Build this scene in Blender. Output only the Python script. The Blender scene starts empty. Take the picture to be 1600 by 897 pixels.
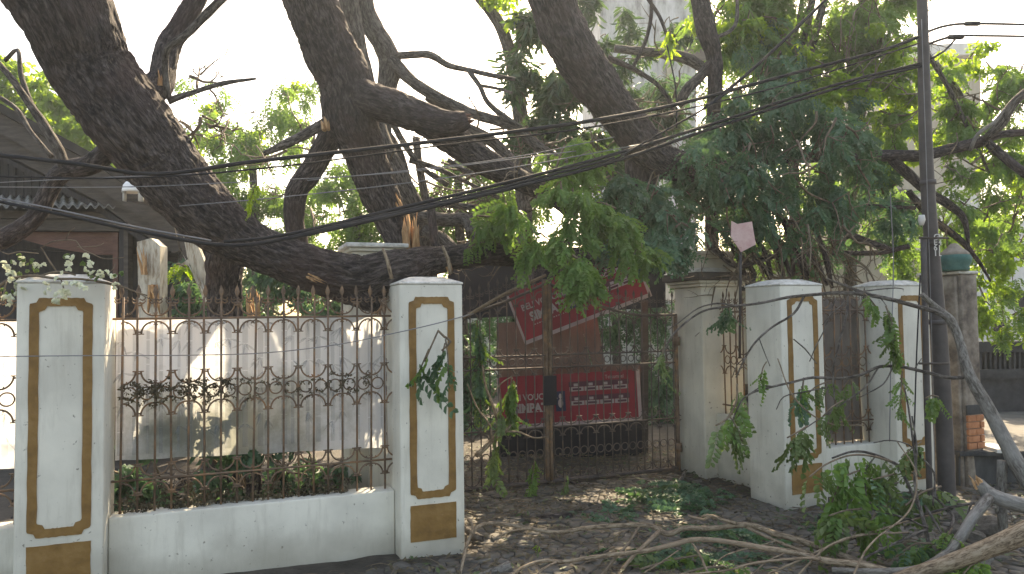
import bpy, math, random
import numpy as np
from mathutils import Vector, Matrix

random.seed(7)
RNG = np.random.default_rng(7)
SC = bpy.context.scene
COL = SC.collection
rad = math.radians

# ------------------------------------------------------------------ camera
PITCH, ROLL, FPX = rad(2.35), rad(0.78), 1150.0
EYE = Vector((0, 0, 1.5))
fwd = Vector((0, math.cos(PITCH), math.sin(PITCH)))
r0 = Vector((1, 0, 0)); u0 = Vector((0, -math.sin(PITCH), math.cos(PITCH)))
CR = r0 * math.cos(ROLL) - u0 * math.sin(ROLL)
CU = u0 * math.cos(ROLL) + r0 * math.sin(ROLL)
cam_d = bpy.data.cameras.new('camera'); cam = bpy.data.objects.new('camera', cam_d); COL.objects.link(cam)
m = Matrix((CR, CU, -fwd)).transposed().to_4x4(); m.translation = EYE
cam.matrix_world = m
cam_d.sensor_width = 36; cam_d.lens = FPX / 1600 * 36
cam_d.clip_start = 0.05; cam_d.clip_end = 2000
SC.camera = cam

# ------------------------------------------------------------------ light
SUN_EL, SUN_AZ = rad(40), rad(11)          # azimuth from +Y towards +X: the sun stands behind the trees, to the right
world = bpy.data.worlds.new('World'); SC.world = world; world.use_nodes = True
wn = world.node_tree.nodes; wl = world.node_tree.links
bg = wn['Background']; sky = wn.new('ShaderNodeTexSky'); sky.sky_type = 'NISHITA'; sky.sun_disc = False
sky.sun_elevation = SUN_EL; sky.sun_rotation = SUN_AZ; sky.air_density = 1.0; sky.dust_density = 3.0
wl.new(sky.outputs[0], bg.inputs[0]); bg.inputs[1].default_value = 0.15
sd = bpy.data.lights.new('sun', 'SUN'); sun = bpy.data.objects.new('sun', sd); COL.objects.link(sun)
sd.energy = 3.2; sd.angle = rad(0.5); sd.color = (1.0, 0.93, 0.80)
sv = Vector((math.sin(SUN_AZ) * math.cos(SUN_EL), math.cos(SUN_AZ) * math.cos(SUN_EL), math.sin(SUN_EL)))
sun.rotation_euler = sv.to_track_quat('Z', 'Y').to_euler(); sun.location = (6, 14, 12)
SC.view_settings.view_transform = 'Standard'; SC.view_settings.look = 'None'; SC.view_settings.gamma = 1
SC.view_settings.exposure = 1.9
SC.view_settings.use_white_balance = True; SC.view_settings.white_balance_temperature = 8700; SC.view_settings.white_balance_tint = 12
SC.render.engine = 'CYCLES'
SC.cycles.max_bounces = 8; SC.cycles.transparent_max_bounces = 8; SC.cycles.volume_bounces = 0
SC.cycles.use_denoising = True

# ------------------------------------------------------------------ coordinates
def W(px, py, zc):
    """point at distance zc ahead of the camera"""
    return EYE + fwd * zc + CR * ((px - 800) / FPX * zc) - CU * ((py - 448.5) / FPX * zc)
def G(px, py, h=0.0):
    d = W(px, py, 1.0) - EYE
    return EYE + d * ((h - EYE.z) / d.z)
FA = rad(21)
FD = Vector((math.cos(FA), math.sin(FA), 0)); FN = Vector((-math.sin(FA), math.cos(FA), 0))
F0 = Vector((-0.70, 4.56, 0))
def FP(s, t, z=0.0): return F0 + FD * s + FN * t + Vector((0, 0, z))

# ------------------------------------------------------------------ materials
MATS = {}
def ntree(name):
    mt = bpy.data.materials.new(name); mt.use_nodes = True
    n = mt.node_tree.nodes; l = mt.node_tree.links
    return mt, n, l, n['Principled BSDF']
def nd(n, t, **k):
    x = n.new(t)
    for a, b in k.items(): setattr(x, a, b)
    return x
def ramp(n, l, src, stops):
    r = n.new('ShaderNodeValToRGB'); l.new(src, r.inputs[0])
    e = r.color_ramp.elements
    while len(e) < len(stops): e.new(0.5)
    for i, (p, c) in enumerate(stops):
        e[i].position = p; e[i].color = (*c, 1) if len(c) == 3 else c
    return r
def rough_mat(name, stops, scale=6, rough=0.8, bump=0.3, bscale=60, bdist=0.01, coord='Object', stretch=(1, 1, 1), spec=0.3, detail=6, metallic=0, attr=None):
    if name in MATS: return MATS[name]
    mt, n, l, p = ntree(name)
    if attr:
        tc = nd(n, 'ShaderNodeAttribute', attribute_name=attr); src = tc.outputs['Vector']
    else:
        tc = nd(n, 'ShaderNodeTexCoord'); src = tc.outputs[coord]
    mp = nd(n, 'ShaderNodeMapping'); mp.inputs['Scale'].default_value = stretch; l.new(src, mp.inputs[0])
    t1 = nd(n, 'ShaderNodeTexNoise'); t1.inputs['Scale'].default_value = scale; t1.inputs['Detail'].default_value = detail
    t1.inputs['Roughness'].default_value = 0.65
    l.new(mp.outputs[0], t1.inputs['Vector'])
    r = ramp(n, l, t1.outputs['Fac'], stops); l.new(r.outputs[0], p.inputs['Base Color'])
    t2 = nd(n, 'ShaderNodeTexNoise'); t2.inputs['Scale'].default_value = bscale; t2.inputs['Detail'].default_value = 5
    l.new(mp.outputs[0], t2.inputs['Vector'])
    b = nd(n, 'ShaderNodeBump'); b.inputs['Strength'].default_value = bump; b.inputs['Distance'].default_value = bdist
    l.new(t2.outputs['Fac'], b.inputs['Height']); l.new(b.outputs[0], p.inputs['Normal'])
    p.inputs['Roughness'].default_value = rough; p.inputs['Specular IOR Level'].default_value = spec
    p.inputs['Metallic'].default_value = metallic
    MATS[name] = mt; return mt

def plaster_mat(name, base, dirt, stain, height_dirt=0.33):
    mt, n, l, p = ntree(name)
    geo = nd(n, 'ShaderNodeNewGeometry')
    mp = nd(n, 'ShaderNodeMapping'); mp.inputs['Scale'].default_value = (9, 9, 1.1); l.new(geo.outputs['Position'], mp.inputs[0])
    streak = nd(n, 'ShaderNodeTexNoise'); streak.inputs['Scale'].default_value = 2.2; streak.inputs['Detail'].default_value = 8; streak.inputs['Roughness'].default_value = 0.7
    l.new(mp.outputs[0], streak.inputs['Vector'])
    rs = ramp(n, l, streak.outputs['Fac'], [(0.52, (0, 0, 0)), (0.78, (0.5, 0.5, 0.5))])
    spots = nd(n, 'ShaderNodeTexNoise'); spots.inputs['Scale'].default_value = 38; spots.inputs['Detail'].default_value = 3
    l.new(geo.outputs['Position'], spots.inputs['Vector'])
    rp = ramp(n, l, spots.outputs['Fac'], [(0.69, (0, 0, 0)), (0.74, (0.8, 0.8, 0.8))])
    cloud = nd(n, 'ShaderNodeTexNoise'); cloud.inputs['Scale'].default_value = 3.2; cloud.inputs['Detail'].default_value = 8
    l.new(geo.outputs['Position'], cloud.inputs['Vector'])
    rc = ramp(n, l, cloud.outputs['Fac'], [(0.35, tuple(0.78 * c for c in base)), (0.65, base)])
    m1 = nd(n, 'ShaderNodeMix', data_type='RGBA'); l.new(rs.outputs[0], m1.inputs['Factor']); l.new(rc.outputs[0], m1.inputs['A']); m1.inputs['B'].default_value = (*dirt, 1)
    # splashes of mud near the ground
    sep = nd(n, 'ShaderNodeSeparateXYZ'); l.new(geo.outputs['Position'], sep.inputs[0])
    ad = nd(n, 'ShaderNodeMath', operation='MULTIPLY_ADD'); l.new(cloud.outputs['Fac'], ad.inputs[0]); ad.inputs[1].default_value = 0.5; l.new(sep.outputs['Z'], ad.inputs[2])
    rz = ramp(n, l, ad.outputs[0], [(height_dirt * 0.75, (0.7, 0.7, 0.7)), (height_dirt * 1.6, (0, 0, 0))])
    m2 = nd(n, 'ShaderNodeMix', data_type='RGBA'); l.new(rz.outputs[0], m2.inputs['Factor']); l.new(m1.outputs['Result'], m2.inputs['A']); m2.inputs['B'].default_value = (*dirt, 1)
    m3 = nd(n, 'ShaderNodeMix', data_type='RGBA'); l.new(rp.outputs[0], m3.inputs['Factor']); l.new(m2.outputs['Result'], m3.inputs['A']); m3.inputs['B'].default_value = (*stain, 1)
    l.new(m3.outputs['Result'], p.inputs['Base Color'])
    b = nd(n, 'ShaderNodeBump'); b.inputs['Strength'].default_value = 0.25; b.inputs['Distance'].default_value = 0.006
    t2 = nd(n, 'ShaderNodeTexNoise'); t2.inputs['Scale'].default_value = 22; t2.inputs['Detail'].default_value = 7; l.new(geo.outputs['Position'], t2.inputs['Vector'])
    l.new(t2.outputs['Fac'], b.inputs['Height']); l.new(b.outputs[0], p.inputs['Normal'])
    p.inputs['Roughness'].default_value = 0.85; p.inputs['Specular IOR Level'].default_value = 0.25
    return mt

def leaf_mat(name, c1, c2, trans, tw=0.45, rough=0.45):
    mt, n, l, p = ntree(name)
    geo = nd(n, 'ShaderNodeNewGeometry')
    r1 = ramp(n, l, geo.outputs['Random Per Island'], [(0.0, c1), (1.0, c2)])
    ns = nd(n, 'ShaderNodeTexNoise'); ns.inputs['Scale'].default_value = 2.2; l.new(geo.outputs['Position'], ns.inputs['Vector'])
    hs = nd(n, 'ShaderNodeHueSaturation'); l.new(r1.outputs[0], hs.inputs['Color'])
    mr = nd(n, 'ShaderNodeMapRange'); l.new(ns.outputs['Fac'], mr.inputs[0]); mr.inputs[1].default_value = 0.3; mr.inputs[2].default_value = 0.7
    mr.inputs[3].default_value = 0.7; mr.inputs[4].default_value = 1.35
    l.new(mr.outputs[0], hs.inputs['Value'])
    l.new(hs.outputs[0], p.inputs['Base Color']); p.inputs['Roughness'].default_value = rough; p.inputs['Specular IOR Level'].default_value = 0.4
    tb = nd(n, 'ShaderNodeBsdfTranslucent'); tb.inputs[0].default_value = (*trans, 1)
    mx = nd(n, 'ShaderNodeMixShader'); mx.inputs[0].default_value = tw
    l.new(p.outputs[0], mx.inputs[1]); l.new(tb.outputs[0], mx.inputs[2])
    l.new(mx.outputs[0], n['Material Output'].inputs[0])
    return mt

def bark_mat(name, dark, mid, light, bump=0.9, s=52, patch=None):
    mt, n, l, p = ntree(name)
    at = nd(n, 'ShaderNodeAttribute', attribute_name='bark_co')
    mp = nd(n, 'ShaderNodeMapping'); mp.inputs['Scale'].default_value = (1, 1, 0.28); l.new(at.outputs['Vector'], mp.inputs[0])
    t1 = nd(n, 'ShaderNodeTexNoise'); t1.inputs['Scale'].default_value = s; t1.inputs['Detail'].default_value = 8; t1.inputs['Roughness'].default_value = 0.7
    t1.inputs['Distortion'].default_value = 0.6
    l.new(mp.outputs[0], t1.inputs['Vector'])
    r = ramp(n, l, t1.outputs['Fac'], [(0.40, dark), (0.50, mid), (0.64, light)])
    t3 = nd(n, 'ShaderNodeTexNoise'); t3.inputs['Scale'].default_value = 2.5; t3.inputs['Detail'].default_value = 6; l.new(at.outputs['Vector'], t3.inputs['Vector'])
    out = r.outputs[0]
    if patch:
        rp = ramp(n, l, t3.outputs['Fac'], [(0.50, (0, 0, 0)), (0.68, (0.75, 0.75, 0.75))])
        mm = nd(n, 'ShaderNodeMix', data_type='RGBA'); l.new(rp.outputs[0], mm.inputs['Factor']); l.new(out, mm.inputs['A']); mm.inputs['B'].default_value = (*patch, 1)
        mul = nd(n, 'ShaderNodeMix', data_type='RGBA', blend_type='MULTIPLY'); mul.inputs['Factor'].default_value = 0.5
        l.new(mm.outputs['Result'], mul.inputs['A']); l.new(t1.outputs['Fac'], mul.inputs['B']); out = mm.outputs['Result']
    l.new(out, p.inputs['Base Color'])
    v = nd(n, 'ShaderNodeTexVoronoi', feature='DISTANCE_TO_EDGE'); v.inputs['Scale'].default_value = s * 1.3
    ms = nd(n, 'ShaderNodeVectorMath', operation='ADD'); l.new(mp.outputs[0], ms.inputs[0])
    sc = nd(n, 'ShaderNodeVectorMath', operation='SCALE'); l.new(t1.outputs['Color'], sc.inputs[0]); sc.inputs['Scale'].default_value = 0.03
    l.new(sc.outputs[0], ms.inputs[1]); l.new(ms.outputs[0], v.inputs['Vector'])
    vr = ramp(n, l, v.outputs['Distance'], [(0.0, (0, 0, 0)), (0.18, (1, 1, 1))])
    hh = nd(n, 'ShaderNodeMath', operation='MULTIPLY_ADD'); l.new(vr.outputs[0], hh.inputs[0]); hh.inputs[1].default_value = 0.6; l.new(t1.outputs['Fac'], hh.inputs[2])
    b = nd(n, 'ShaderNodeBump'); b.inputs['Strength'].default_value = bump; b.inputs['Distance'].default_value = 0.02
    l.new(hh.outputs[0], b.inputs['Height']); l.new(b.outputs[0], p.inputs['Normal'])
    p.inputs['Roughness'].default_value = 0.8; p.inputs['Specular IOR Level'].default_value = 0.3
    return mt

M = {}
M['plaster'] = plaster_mat('white_plaster', (0.70, 0.675, 0.59), (0.36, 0.33, 0.27), (0.17, 0.15, 0.12))
M['plaster2'] = plaster_mat('cream_plaster', (0.62, 0.59, 0.50), (0.33, 0.30, 0.24), (0.17, 0.15, 0.12))
M['cap'] = rough_mat('weathered_cap', [(0.3, (0.25, 0.24, 0.21)), (0.5, (0.55, 0.54, 0.50)), (0.8, (0.72, 0.71, 0.68))], scale=14, bump=0.5, bscale=60)
M['ochre'] = rough_mat('ochre_paint', [(0.3, (0.15, 0.078, 0.024)), (0.5, (0.22, 0.118, 0.034)), (0.68, (0.27, 0.155, 0.055))], scale=9, bump=0.4, bscale=30, rough=0.6, detail=9)
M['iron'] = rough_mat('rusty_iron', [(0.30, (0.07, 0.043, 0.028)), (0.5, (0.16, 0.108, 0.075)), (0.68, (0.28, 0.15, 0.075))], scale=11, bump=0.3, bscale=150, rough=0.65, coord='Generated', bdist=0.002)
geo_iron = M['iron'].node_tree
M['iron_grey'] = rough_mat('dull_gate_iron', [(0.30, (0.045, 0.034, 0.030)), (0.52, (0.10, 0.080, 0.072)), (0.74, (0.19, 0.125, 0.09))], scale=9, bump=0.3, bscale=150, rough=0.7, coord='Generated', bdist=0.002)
M['bark'] = bark_mat('dark_bark', (0.022, 0.018, 0.018), (0.068, 0.054, 0.052), (0.19, 0.16, 0.15), bump=1.0, patch=(0.088, 0.056, 0.050))
M['bark_grey'] = bark_mat('grey_bark', (0.045, 0.038, 0.034), (0.13, 0.113, 0.098), (0.26, 0.235, 0.21), bump=0.8, s=60)
M['bark_light'] = bark_mat('pale_bark', (0.09, 0.062, 0.04), (0.235, 0.175, 0.118), (0.34, 0.275, 0.20), bump=0.3, s=80, patch=(0.25, 0.185, 0.13))
M['bark_spot'] = bark_mat('lichen_bark', (0.08, 0.07, 0.06), (0.17, 0.155, 0.135), (0.27, 0.26, 0.235), bump=0.5, s=70, patch=(0.30, 0.29, 0.27))
M['twig'] = rough_mat('twig_bark', [(0.3, (0.07, 0.05, 0.035)), (0.7, (0.22, 0.17, 0.12))], scale=20, bump=0.2)
M['wood'] = rough_mat('fresh_split_wood', [(0.3, (0.32, 0.16, 0.07)), (0.55, (0.55, 0.33, 0.17)), (0.75, (0.72, 0.52, 0.32))], scale=9, stretch=(6, 6, 1), bump=0.8, bscale=40, bdist=0.01)
M['leaf'] = leaf_mat('leaf_green', (0.070, 0.155, 0.040), (0.140, 0.250, 0.070), (0.22, 0.38, 0.06), 0.45)
M['leaf_dark'] = leaf_mat('leaf_deep_green', (0.046, 0.112, 0.066), (0.095, 0.185, 0.110), (0.12, 0.25, 0.08), 0.36)
M['leaf_wilt'] = leaf_mat('leaf_wilting_pale', (0.07, 0.12, 0.04), (0.16, 0.22, 0.09), (0.16, 0.26, 0.05), 0.35)
M['leaf_yellow'] = leaf_mat('leaf_yellow_green', (0.07, 0.13, 0.02), (0.12, 0.19, 0.03), (0.42, 0.62, 0.05), 0.58)
M['leaf_lance'] = leaf_mat('leaf_lance', (0.035, 0.07, 0.035), (0.07, 0.11, 0.06), (0.10, 0.2, 0.05), 0.35, rough=0.3)
M['petal'] = leaf_mat('white_bract', (0.62, 0.66, 0.50), (0.8, 0.8, 0.72), (0.7, 0.75, 0.5), 0.4)
M['litter'] = leaf_mat('dead_leaf', (0.05, 0.04, 0.022), (0.15, 0.12, 0.07), (0.06, 0.06, 0.03), 0.1, rough=0.8)
M['litter_g'] = leaf_mat('fallen_green_leaf', (0.03, 0.055, 0.02), (0.07, 0.11, 0.04), (0.06, 0.12, 0.03), 0.2)
M['ground'] = rough_mat('ground_mud', [(0.3, (0.032, 0.027, 0.021)), (0.55, (0.062, 0.053, 0.043)), (0.75, (0.11, 0.095, 0.078))], scale=3.5, bump=0.7, bscale=45, coord='Object', bdist=0.015)
M['stone'] = rough_mat('paving_stone', [(0.3, (0.062, 0.056, 0.048)), (0.55, (0.122, 0.112, 0.097)), (0.8, (0.20, 0.184, 0.16))], scale=5, bump=0.5, bscale=50, coord='Object')
M['road'] = rough_mat('street_surface', [(0.3, (0.10, 0.095, 0.085)), (0.7, (0.20, 0.19, 0.17))], scale=4, bump=0.5, bscale=40)
M['pole'] = rough_mat('pole_paint', [(0.3, (0.055, 0.048, 0.048)), (0.7, (0.09, 0.08, 0.078))], scale=9, bump=0.2, bscale=30, rough=0.6)
M['cable'] = rough_mat('cable_rubber', [(0.3, (0.018, 0.018, 0.02)), (0.7, (0.03, 0.03, 0.033))], scale=9, bump=0.05, rough=0.75, spec=0.15)
M['wire'] = rough_mat('wire_grey', [(0.3, (0.14, 0.14, 0.15)), (0.7, (0.22, 0.22, 0.23))], scale=9, bump=0.05, rough=0.45)
M['timber'] = rough_mat('grey_timber', [(0.3, (0.045, 0.036, 0.031)), (0.7, (0.10, 0.084, 0.072))], scale=5, stretch=(1, 1, 6), bump=0.4, bscale=30)
M['timber_eave'] = rough_mat('dark_eave_timber', [(0.3, (0.022, 0.018, 0.015)), (0.7, (0.05, 0.042, 0.036))], scale=5, stretch=(1, 6, 1), bump=0.4, bscale=30)
M['timber_dark'] = rough_mat('dark_timber', [(0.3, (0.022, 0.02, 0.022)), (0.7, (0.05, 0.045, 0.045))], scale=5, stretch=(6, 6, 1), bump=0.4, bscale=30)
M['timber_red'] = rough_mat('brown_board', [(0.3, (0.10, 0.05, 0.04)), (0.7, (0.16, 0.085, 0.065))], scale=4, stretch=(1, 1, 5), bump=0.4, bscale=30)
M['corrugated'] = rough_mat('asbestos_sheet', [(0.35, (0.10, 0.095, 0.085)), (0.7, (0.34, 0.33, 0.31))], scale=16, bump=0.5)
M['painted_post'] = rough_mat('peeling_cream_paint', [(0.36, (0.28, 0.22, 0.16)), (0.5, (0.5, 0.47, 0.40)), (0.7, (0.62, 0.58, 0.50))], scale=6, stretch=(5, 5, 1), bump=0.4)
M['white'] = rough_mat('white_enamel', [(0.3, (0.70, 0.70, 0.69)), (0.7, (0.80, 0.80, 0.79))], scale=5, bump=0.02, rough=0.35)
M['banner'] = rough_mat('red_banner', [(0.3, (0.19, 0.012, 0.025)), (0.7, (0.29, 0.018, 0.038))], scale=3, bump=0.15, bscale=8, rough=0.4)
M['banner_text'] = rough_mat('banner_print_pale', [(0.3, (0.30, 0.23, 0.23)), (0.7, (0.42, 0.34, 0.34))], scale=5, bump=0.02, rough=0.5)
M['banner_dark'] = rough_mat('banner_print_dark', [(0.3, (0.06, 0.01, 0.03)), (0.7, (0.10, 0.02, 0.04))], scale=5, bump=0.02, rough=0.5)
M['banner_navy'] = rough_mat('banner_print_navy', [(0.3, (0.008, 0.012, 0.045)), (0.7, (0.015, 0.02, 0.07))], scale=5, bump=0.02, rough=0.5)
M['kiosk'] = rough_mat('brown_plywood', [(0.3, (0.14, 0.085, 0.07)), (0.7, (0.21, 0.135, 0.11))], scale=3, stretch=(4, 4, 1), bump=0.3)
M['black'] = rough_mat('black_panel', [(0.3, (0.010, 0.010, 0.014)), (0.7, (0.022, 0.02, 0.026))], scale=3, bump=0.1)
M['pink'] = rough_mat('faded_pink_sheet', [(0.3, (0.50, 0.30, 0.29)), (0.55, (0.62, 0.45, 0.43)), (0.75, (0.70, 0.62, 0.58))], scale=5, bump=0.3, bscale=20)
M['concrete'] = rough_mat('stained_concrete', [(0.32, (0.16, 0.155, 0.15)), (0.5, (0.42, 0.42, 0.42)), (0.7, (0.62, 0.62, 0.63))], scale=1.6, stretch=(3, 3, 1), bump=0.4, bscale=12, detail=10)
M['beige'] = rough_mat('beige_wall', [(0.3, (0.30, 0.26, 0.20)), (0.7, (0.42, 0.38, 0.31))], scale=1.2, stretch=(3, 3, 1), bump=0.2, bscale=12, detail=8)
M['pale_wall'] = rough_mat('pale_wall', [(0.3, (0.50, 0.49, 0.46)), (0.7, (0.70, 0.69, 0.66))], scale=1.2, stretch=(3, 3, 1), bump=0.2, bscale=12, detail=8)
M['roof'] = rough_mat('roof_sheet_grey', [(0.3, (0.16, 0.15, 0.14)), (0.7, (0.28, 0.265, 0.25))], scale=3, bump=0.3)
M['dark_wall'] = rough_mat('black_painted_wall', [(0.3, (0.018, 0.02, 0.025)), (0.7, (0.06, 0.062, 0.068))], scale=7, bump=0.4, bscale=20)
M['orange_slot'] = rough_mat('orange_render', [(0.3, (0.50, 0.20, 0.09)), (0.7, (0.62, 0.28, 0.14))], scale=7, bump=0.2)
M['old_render'] = rough_mat('decayed_render', [(0.30, (0.045, 0.036, 0.030)), (0.46, (0.16, 0.13, 0.105)), (0.62, (0.30, 0.26, 0.215)), (0.8, (0.40, 0.36, 0.31))], scale=4.5, bump=0.8, bscale=26, detail=9)
M['brick'] = rough_mat('orange_brick', [(0.3, (0.30, 0.11, 0.05)), (0.7, (0.45, 0.20, 0.10))], scale=14, bump=0.6, bscale=60)
M['verdigris'] = rough_mat('green_glaze', [(0.3, (0.03, 0.09, 0.08)), (0.7, (0.08, 0.20, 0.17))], scale=8, bump=0.3)
M['rock'] = rough_mat('rock_grey', [(0.3, (0.09, 0.08, 0.068)), (0.7, (0.22, 0.20, 0.17))], scale=5, bump=0.8, bscale=24, bdist=0.03)
M['culvert'] = rough_mat('damp_concrete', [(0.3, (0.022, 0.024, 0.026)), (0.7, (0.07, 0.07, 0.068))], scale=3, stretch=(3, 3, 1), bump=0.5, bscale=18)
M['brown_sheet'] = rough_mat('brown_sheet', [(0.3, (0.14, 0.115, 0.10)), (0.7, (0.21, 0.18, 0.155))], scale=4, stretch=(5, 5, 1), bump=0.3)
M['glass_dark'] = rough_mat('dark_glass', [(0.3, (0.02, 0.025, 0.03)), (0.7, (0.03, 0.035, 0.04))], scale=3, bump=0.02, rough=0.15)
M['ceramic'] = rough_mat('ceramic', [(0.3, (0.45, 0.44, 0.42)), (0.7, (0.55, 0.54, 0.52))], scale=3, bump=0.02, rough=0.3)

def world_coord(mt):
    """shared-mesh pieces take their texture from where they stand"""
    n = mt.node_tree.nodes; l = mt.node_tree.links
    g = n.new('ShaderNodeNewGeometry')
    for x in n:
        if x.bl_idname == 'ShaderNodeMapping':
            l.new(g.outputs['Position'], x.inputs[0])
for k in ('iron', 'iron_grey', 'stone', 'ground', 'wood', 'brick'): world_coord(M[k])

# translucent printed sheet behind the fence
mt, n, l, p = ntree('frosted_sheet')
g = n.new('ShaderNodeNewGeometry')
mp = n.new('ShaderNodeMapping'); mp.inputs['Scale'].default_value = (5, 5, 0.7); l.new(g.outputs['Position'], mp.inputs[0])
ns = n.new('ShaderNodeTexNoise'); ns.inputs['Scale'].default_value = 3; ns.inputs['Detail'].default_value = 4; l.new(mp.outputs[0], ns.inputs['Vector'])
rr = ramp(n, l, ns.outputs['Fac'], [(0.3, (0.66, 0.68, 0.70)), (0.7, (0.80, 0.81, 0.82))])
cen = W(385, 650, 4.8)  # plant shadows showing through, painted into the sheet's colour as an olive blotch
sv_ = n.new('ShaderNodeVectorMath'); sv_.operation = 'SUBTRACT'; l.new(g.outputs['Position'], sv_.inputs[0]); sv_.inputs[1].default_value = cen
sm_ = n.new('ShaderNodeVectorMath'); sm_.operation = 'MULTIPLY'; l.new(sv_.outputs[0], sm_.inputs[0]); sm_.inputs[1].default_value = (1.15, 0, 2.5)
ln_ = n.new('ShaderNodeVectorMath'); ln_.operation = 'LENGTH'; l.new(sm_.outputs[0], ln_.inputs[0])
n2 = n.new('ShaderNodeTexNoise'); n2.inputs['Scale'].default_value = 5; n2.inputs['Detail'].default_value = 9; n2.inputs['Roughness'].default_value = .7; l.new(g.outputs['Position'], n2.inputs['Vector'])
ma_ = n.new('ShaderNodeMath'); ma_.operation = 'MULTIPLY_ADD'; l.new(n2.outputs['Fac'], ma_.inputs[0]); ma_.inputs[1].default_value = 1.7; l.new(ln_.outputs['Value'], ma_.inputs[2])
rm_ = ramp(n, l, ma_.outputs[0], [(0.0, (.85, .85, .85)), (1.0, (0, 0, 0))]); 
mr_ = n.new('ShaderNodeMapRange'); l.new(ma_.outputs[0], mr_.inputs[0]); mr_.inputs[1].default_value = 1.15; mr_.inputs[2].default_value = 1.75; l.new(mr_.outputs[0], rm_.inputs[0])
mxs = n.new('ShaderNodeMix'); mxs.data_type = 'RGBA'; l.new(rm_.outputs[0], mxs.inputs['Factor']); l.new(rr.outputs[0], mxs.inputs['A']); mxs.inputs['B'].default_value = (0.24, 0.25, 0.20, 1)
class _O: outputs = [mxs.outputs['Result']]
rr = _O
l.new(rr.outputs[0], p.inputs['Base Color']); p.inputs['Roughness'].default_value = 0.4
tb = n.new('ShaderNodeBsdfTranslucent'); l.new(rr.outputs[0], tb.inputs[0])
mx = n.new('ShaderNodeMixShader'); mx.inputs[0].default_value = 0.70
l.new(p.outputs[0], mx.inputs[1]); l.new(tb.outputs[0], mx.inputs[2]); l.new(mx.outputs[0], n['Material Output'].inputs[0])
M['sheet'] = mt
mt, n, l, p = ntree('sheet_print')
p.inputs['Base Color'].default_value = (0.16, 0.20, 0.24, 1); p.inputs['Roughness'].default_value = 0.6
tr = n.new('ShaderNodeBsdfTransparent'); mx = n.new('ShaderNodeMixShader'); mx.inputs[0].default_value = 0.22
l.new(tr.outputs[0], mx.inputs[1]); l.new(p.outputs[0], mx.inputs[2]); l.new(mx.outputs[0], n['Material Output'].inputs[0])
M['print'] = mt

# ------------------------------------------------------------------ mesh helpers
def setp(o, **k):
    for a, b in k.items():
        if b: o[a] = b
    return o
def thing(name, label, cat, loc=(0, 0, 0), group=None, kind=None):
    o = bpy.data.objects.new(name, None); COL.objects.link(o); o.location = loc; o.empty_display_size = 0.1
    setp(o, label=label, category=cat, group=group, kind=kind); return o
def attach(o, parent):
    if parent is not None:
        o.parent = parent
        mw = Matrix.Identity(4); q = parent; 
        while q is not None:
            mw = (Matrix.LocRotScale(q.location, q.rotation_euler, q.scale)) @ mw if q.parent is None else (q.matrix_parent_inverse @ Matrix.LocRotScale(q.location, q.rotation_euler, q.scale)) @ mw
            q = q.parent
        o.matrix_parent_inverse = mw.inverted()
    return o
def obj(name, me, parent=None, mat=None, loc=None, rotz=0.0, kind=None, label=None, scale=None, rot=None, cat=None, group=None):
    o = bpy.data.objects.new(name, me); COL.objects.link(o)
    if loc is not None: o.location = loc
    if rot is not None: o.rotation_euler = rot
    elif rotz: o.rotation_euler = (0, 0, rotz)
    if scale is not None: o.scale = (scale,) * 3 if isinstance(scale, (int, float)) else scale
    if mat is not None and not me.materials: me.materials.append(mat)
    attach(o, parent)
    setp(o, kind=kind, label=label, category=cat, group=group)
    return o

class MB:
    def __init__(s): s.v = []; s.f = []; s.n = 0; s.co = []
    def add(s, v, faces, co=None):
        v = np.asarray(v, dtype=np.float64).reshape(-1, 3)
        for f in faces:
            f = np.asarray(f, dtype=np.int64)
            if f.size: s.f.append(f + s.n)
        s.v.append(v); s.n += len(v)
        s.co.append(np.zeros((len(v), 3)) if co is None else co)
        return s
    def mesh(s, name='mesh', mat=None, smooth=False, attr=False, origin=None):
        me = bpy.data.meshes.new(name)
        v = np.concatenate(s.v) if s.v else np.zeros((0, 3))
        if origin is not None: v = v - np.array(origin)
        loops, starts, tot = [], [], []; k = 0
        for f in s.f:
            loops.append(f.ravel()); c = f.shape[1]
            starts.append(k + np.arange(len(f)) * c); tot.append(np.full(len(f), c)); k += f.size
        me.vertices.add(len(v)); me.vertices.foreach_set('co', v.ravel().astype(np.float32))
        if loops:
            lp = np.concatenate(loops); st = np.concatenate(starts); tt = np.concatenate(tot)
            me.loops.add(len(lp)); me.loops.foreach_set('vertex_index', lp.astype(np.int32))
            me.polygons.add(len(st)); me.polygons.foreach_set('loop_start', st.astype(np.int32)); me.polygons.foreach_set('loop_total', tt.astype(np.int32))
            if smooth: me.polygons.foreach_set('use_smooth', np.ones(len(st), dtype=bool))
        if attr:
            a = me.attributes.new('bark_co', 'FLOAT_VECTOR', 'POINT'); a.data.foreach_set('vector', np.concatenate(s.co).ravel().astype(np.float32))
        me.update(calc_edges=True); me.validate()
        if mat: me.materials.append(mat)
        return me

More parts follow.
